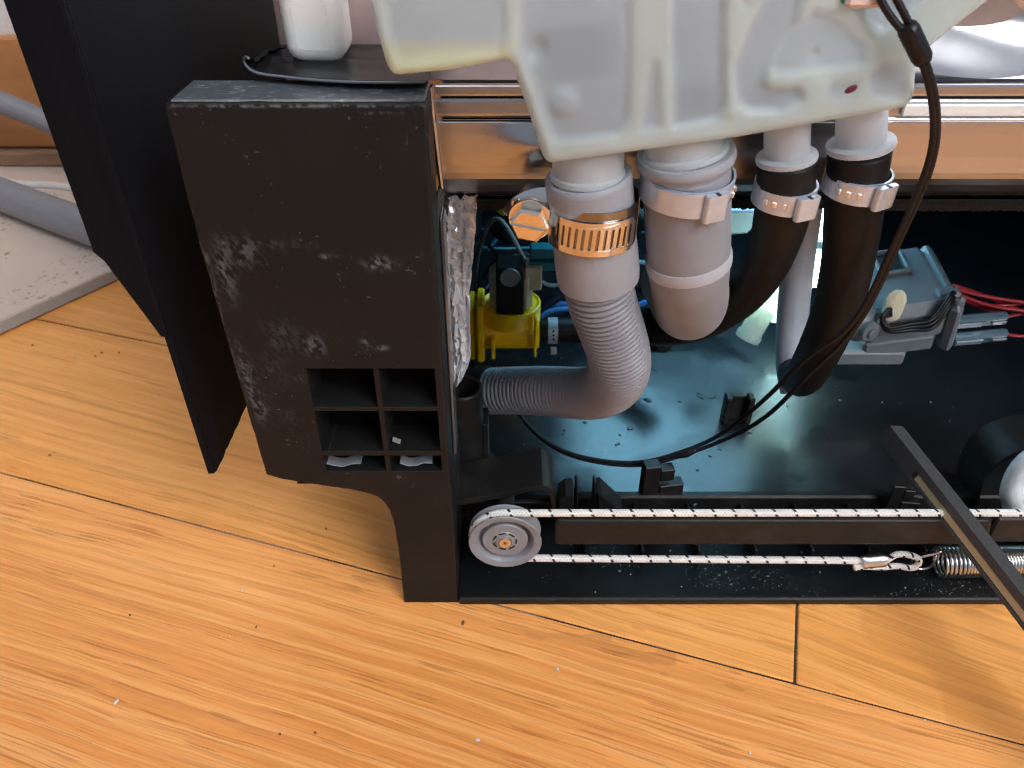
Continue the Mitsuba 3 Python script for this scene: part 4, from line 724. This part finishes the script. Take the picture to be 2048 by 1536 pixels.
c = at(1694, -2, -.008); tag(obj('green_plug', rbox(c + [-.0024, -.003, -.001], c + [.0024, .002, .006], .0006), 'green_plastic'), 'tiny green plug at the top edge of the tank', 'connector')

# ------------------------------------------------------------------ crumbs and drops
def bits(name, mat, spots, sz, parent, flat=0.5, kind='stuff'):
    ms = []
    for c, k in spots:
        m_ = trimesh.creation.icosphere(1, 1.0); m_.vertices *= (0.7 + 0.6 * rng.random(len(m_.vertices)))[:, None]; a_ = rng.random() * 6.28
        m_.apply_scale([sz * k * (0.6 + rng.random()), sz * k * (0.4 + 0.5 * rng.random()), sz * k * flat]); m_.apply_transform(trimesh.transformations.rotation_matrix(a_, [0, 0, 1])); m_.apply_translation(c); ms.append(m_)
    key = obj(name, cat(*ms), mat, parent, True); labels[key] = {'kind': kind}; return key
sp = [(atz(x, y, 0.0004), k) for x, y, k in ((203, 705, 1.4), (191, 712, .9), (238, 705, 1.1), (185, 703, .5), (318, 790, .8), (108, 905, .7), (65, 690, .9), (652, 1057, 1.0), (926, 1245, 1.4), (548, 1132, .5), (512, 1254, .8), (100, 910, 1.0), (260, 1230, 1.2), (630, 1465, .9), (560, 1468, .8), (45, 1010, .7))]
k_ = bits('wood_crumb', 'crumb_brown', sp, 0.0008, None); labels[k_].update(label='scattered brown crumbs on the oak floor', category='crumbs')
sp = [(atz(x, y, 0.0003), k) for x, y, k in ((1115, 1338, 1.1), (232, 1404, 1.5), (956, 1480, .9), (150, 712, 1.0), (160, 700, .9), (484, 1180, .7), (1500, 1505, .7), (460, 1273, .5), (1850, 1440, .6))]
k_ = bits('white_fleck', 'crumb_white', sp, 0.0009, None, .25); labels[k_].update(label='tiny white flecks scattered on the oak floor', category='flecks')
sp = [(np.array([rng.uniform(-.02, .3), rng.uniform(.004, .055), .0032]), rng.uniform(.3, 1.0) ** 2) for _ in range(90)] + [(np.array([rng.uniform(.0, .32), rng.uniform(.07, .2), .0162]), rng.uniform(.3, 1.0) ** 2) for _ in range(50)]
k_ = bits('dust_speck', 'crumb_white', sp, 0.00042, B, .5)
sp = [(atz(x, y, 0.0162), k) for x, y, k in ((1360, 803, 1.3), (1260, 857, 1.6), (1235, 888, 1.2), (1205, 820, .8), (1310, 740, 1.2), (1500, 865, 1.1), (1440, 898, 1.0), (1420, 912, 1.0), (1395, 940, 1.2), (1390, 1010, .9), (1170, 845, 1.0), (1130, 860, .9), (1100, 830, 1.0), (1185, 705, 1.4), (1140, 700, 1.2), (1120, 715, .8), (1295, 800, 1.5), (1400, 792, 1.6), (1425, 795, 1.4), (1575, 812, 1.0), (1523, 740, 1.5), (1240, 870, .7), (1050, 850, 1.1), (1080, 870, 1.3), (1126, 868, .8))]
k_ = bits('water_drop', 'water_drop', sp, 0.0013, B, .30)
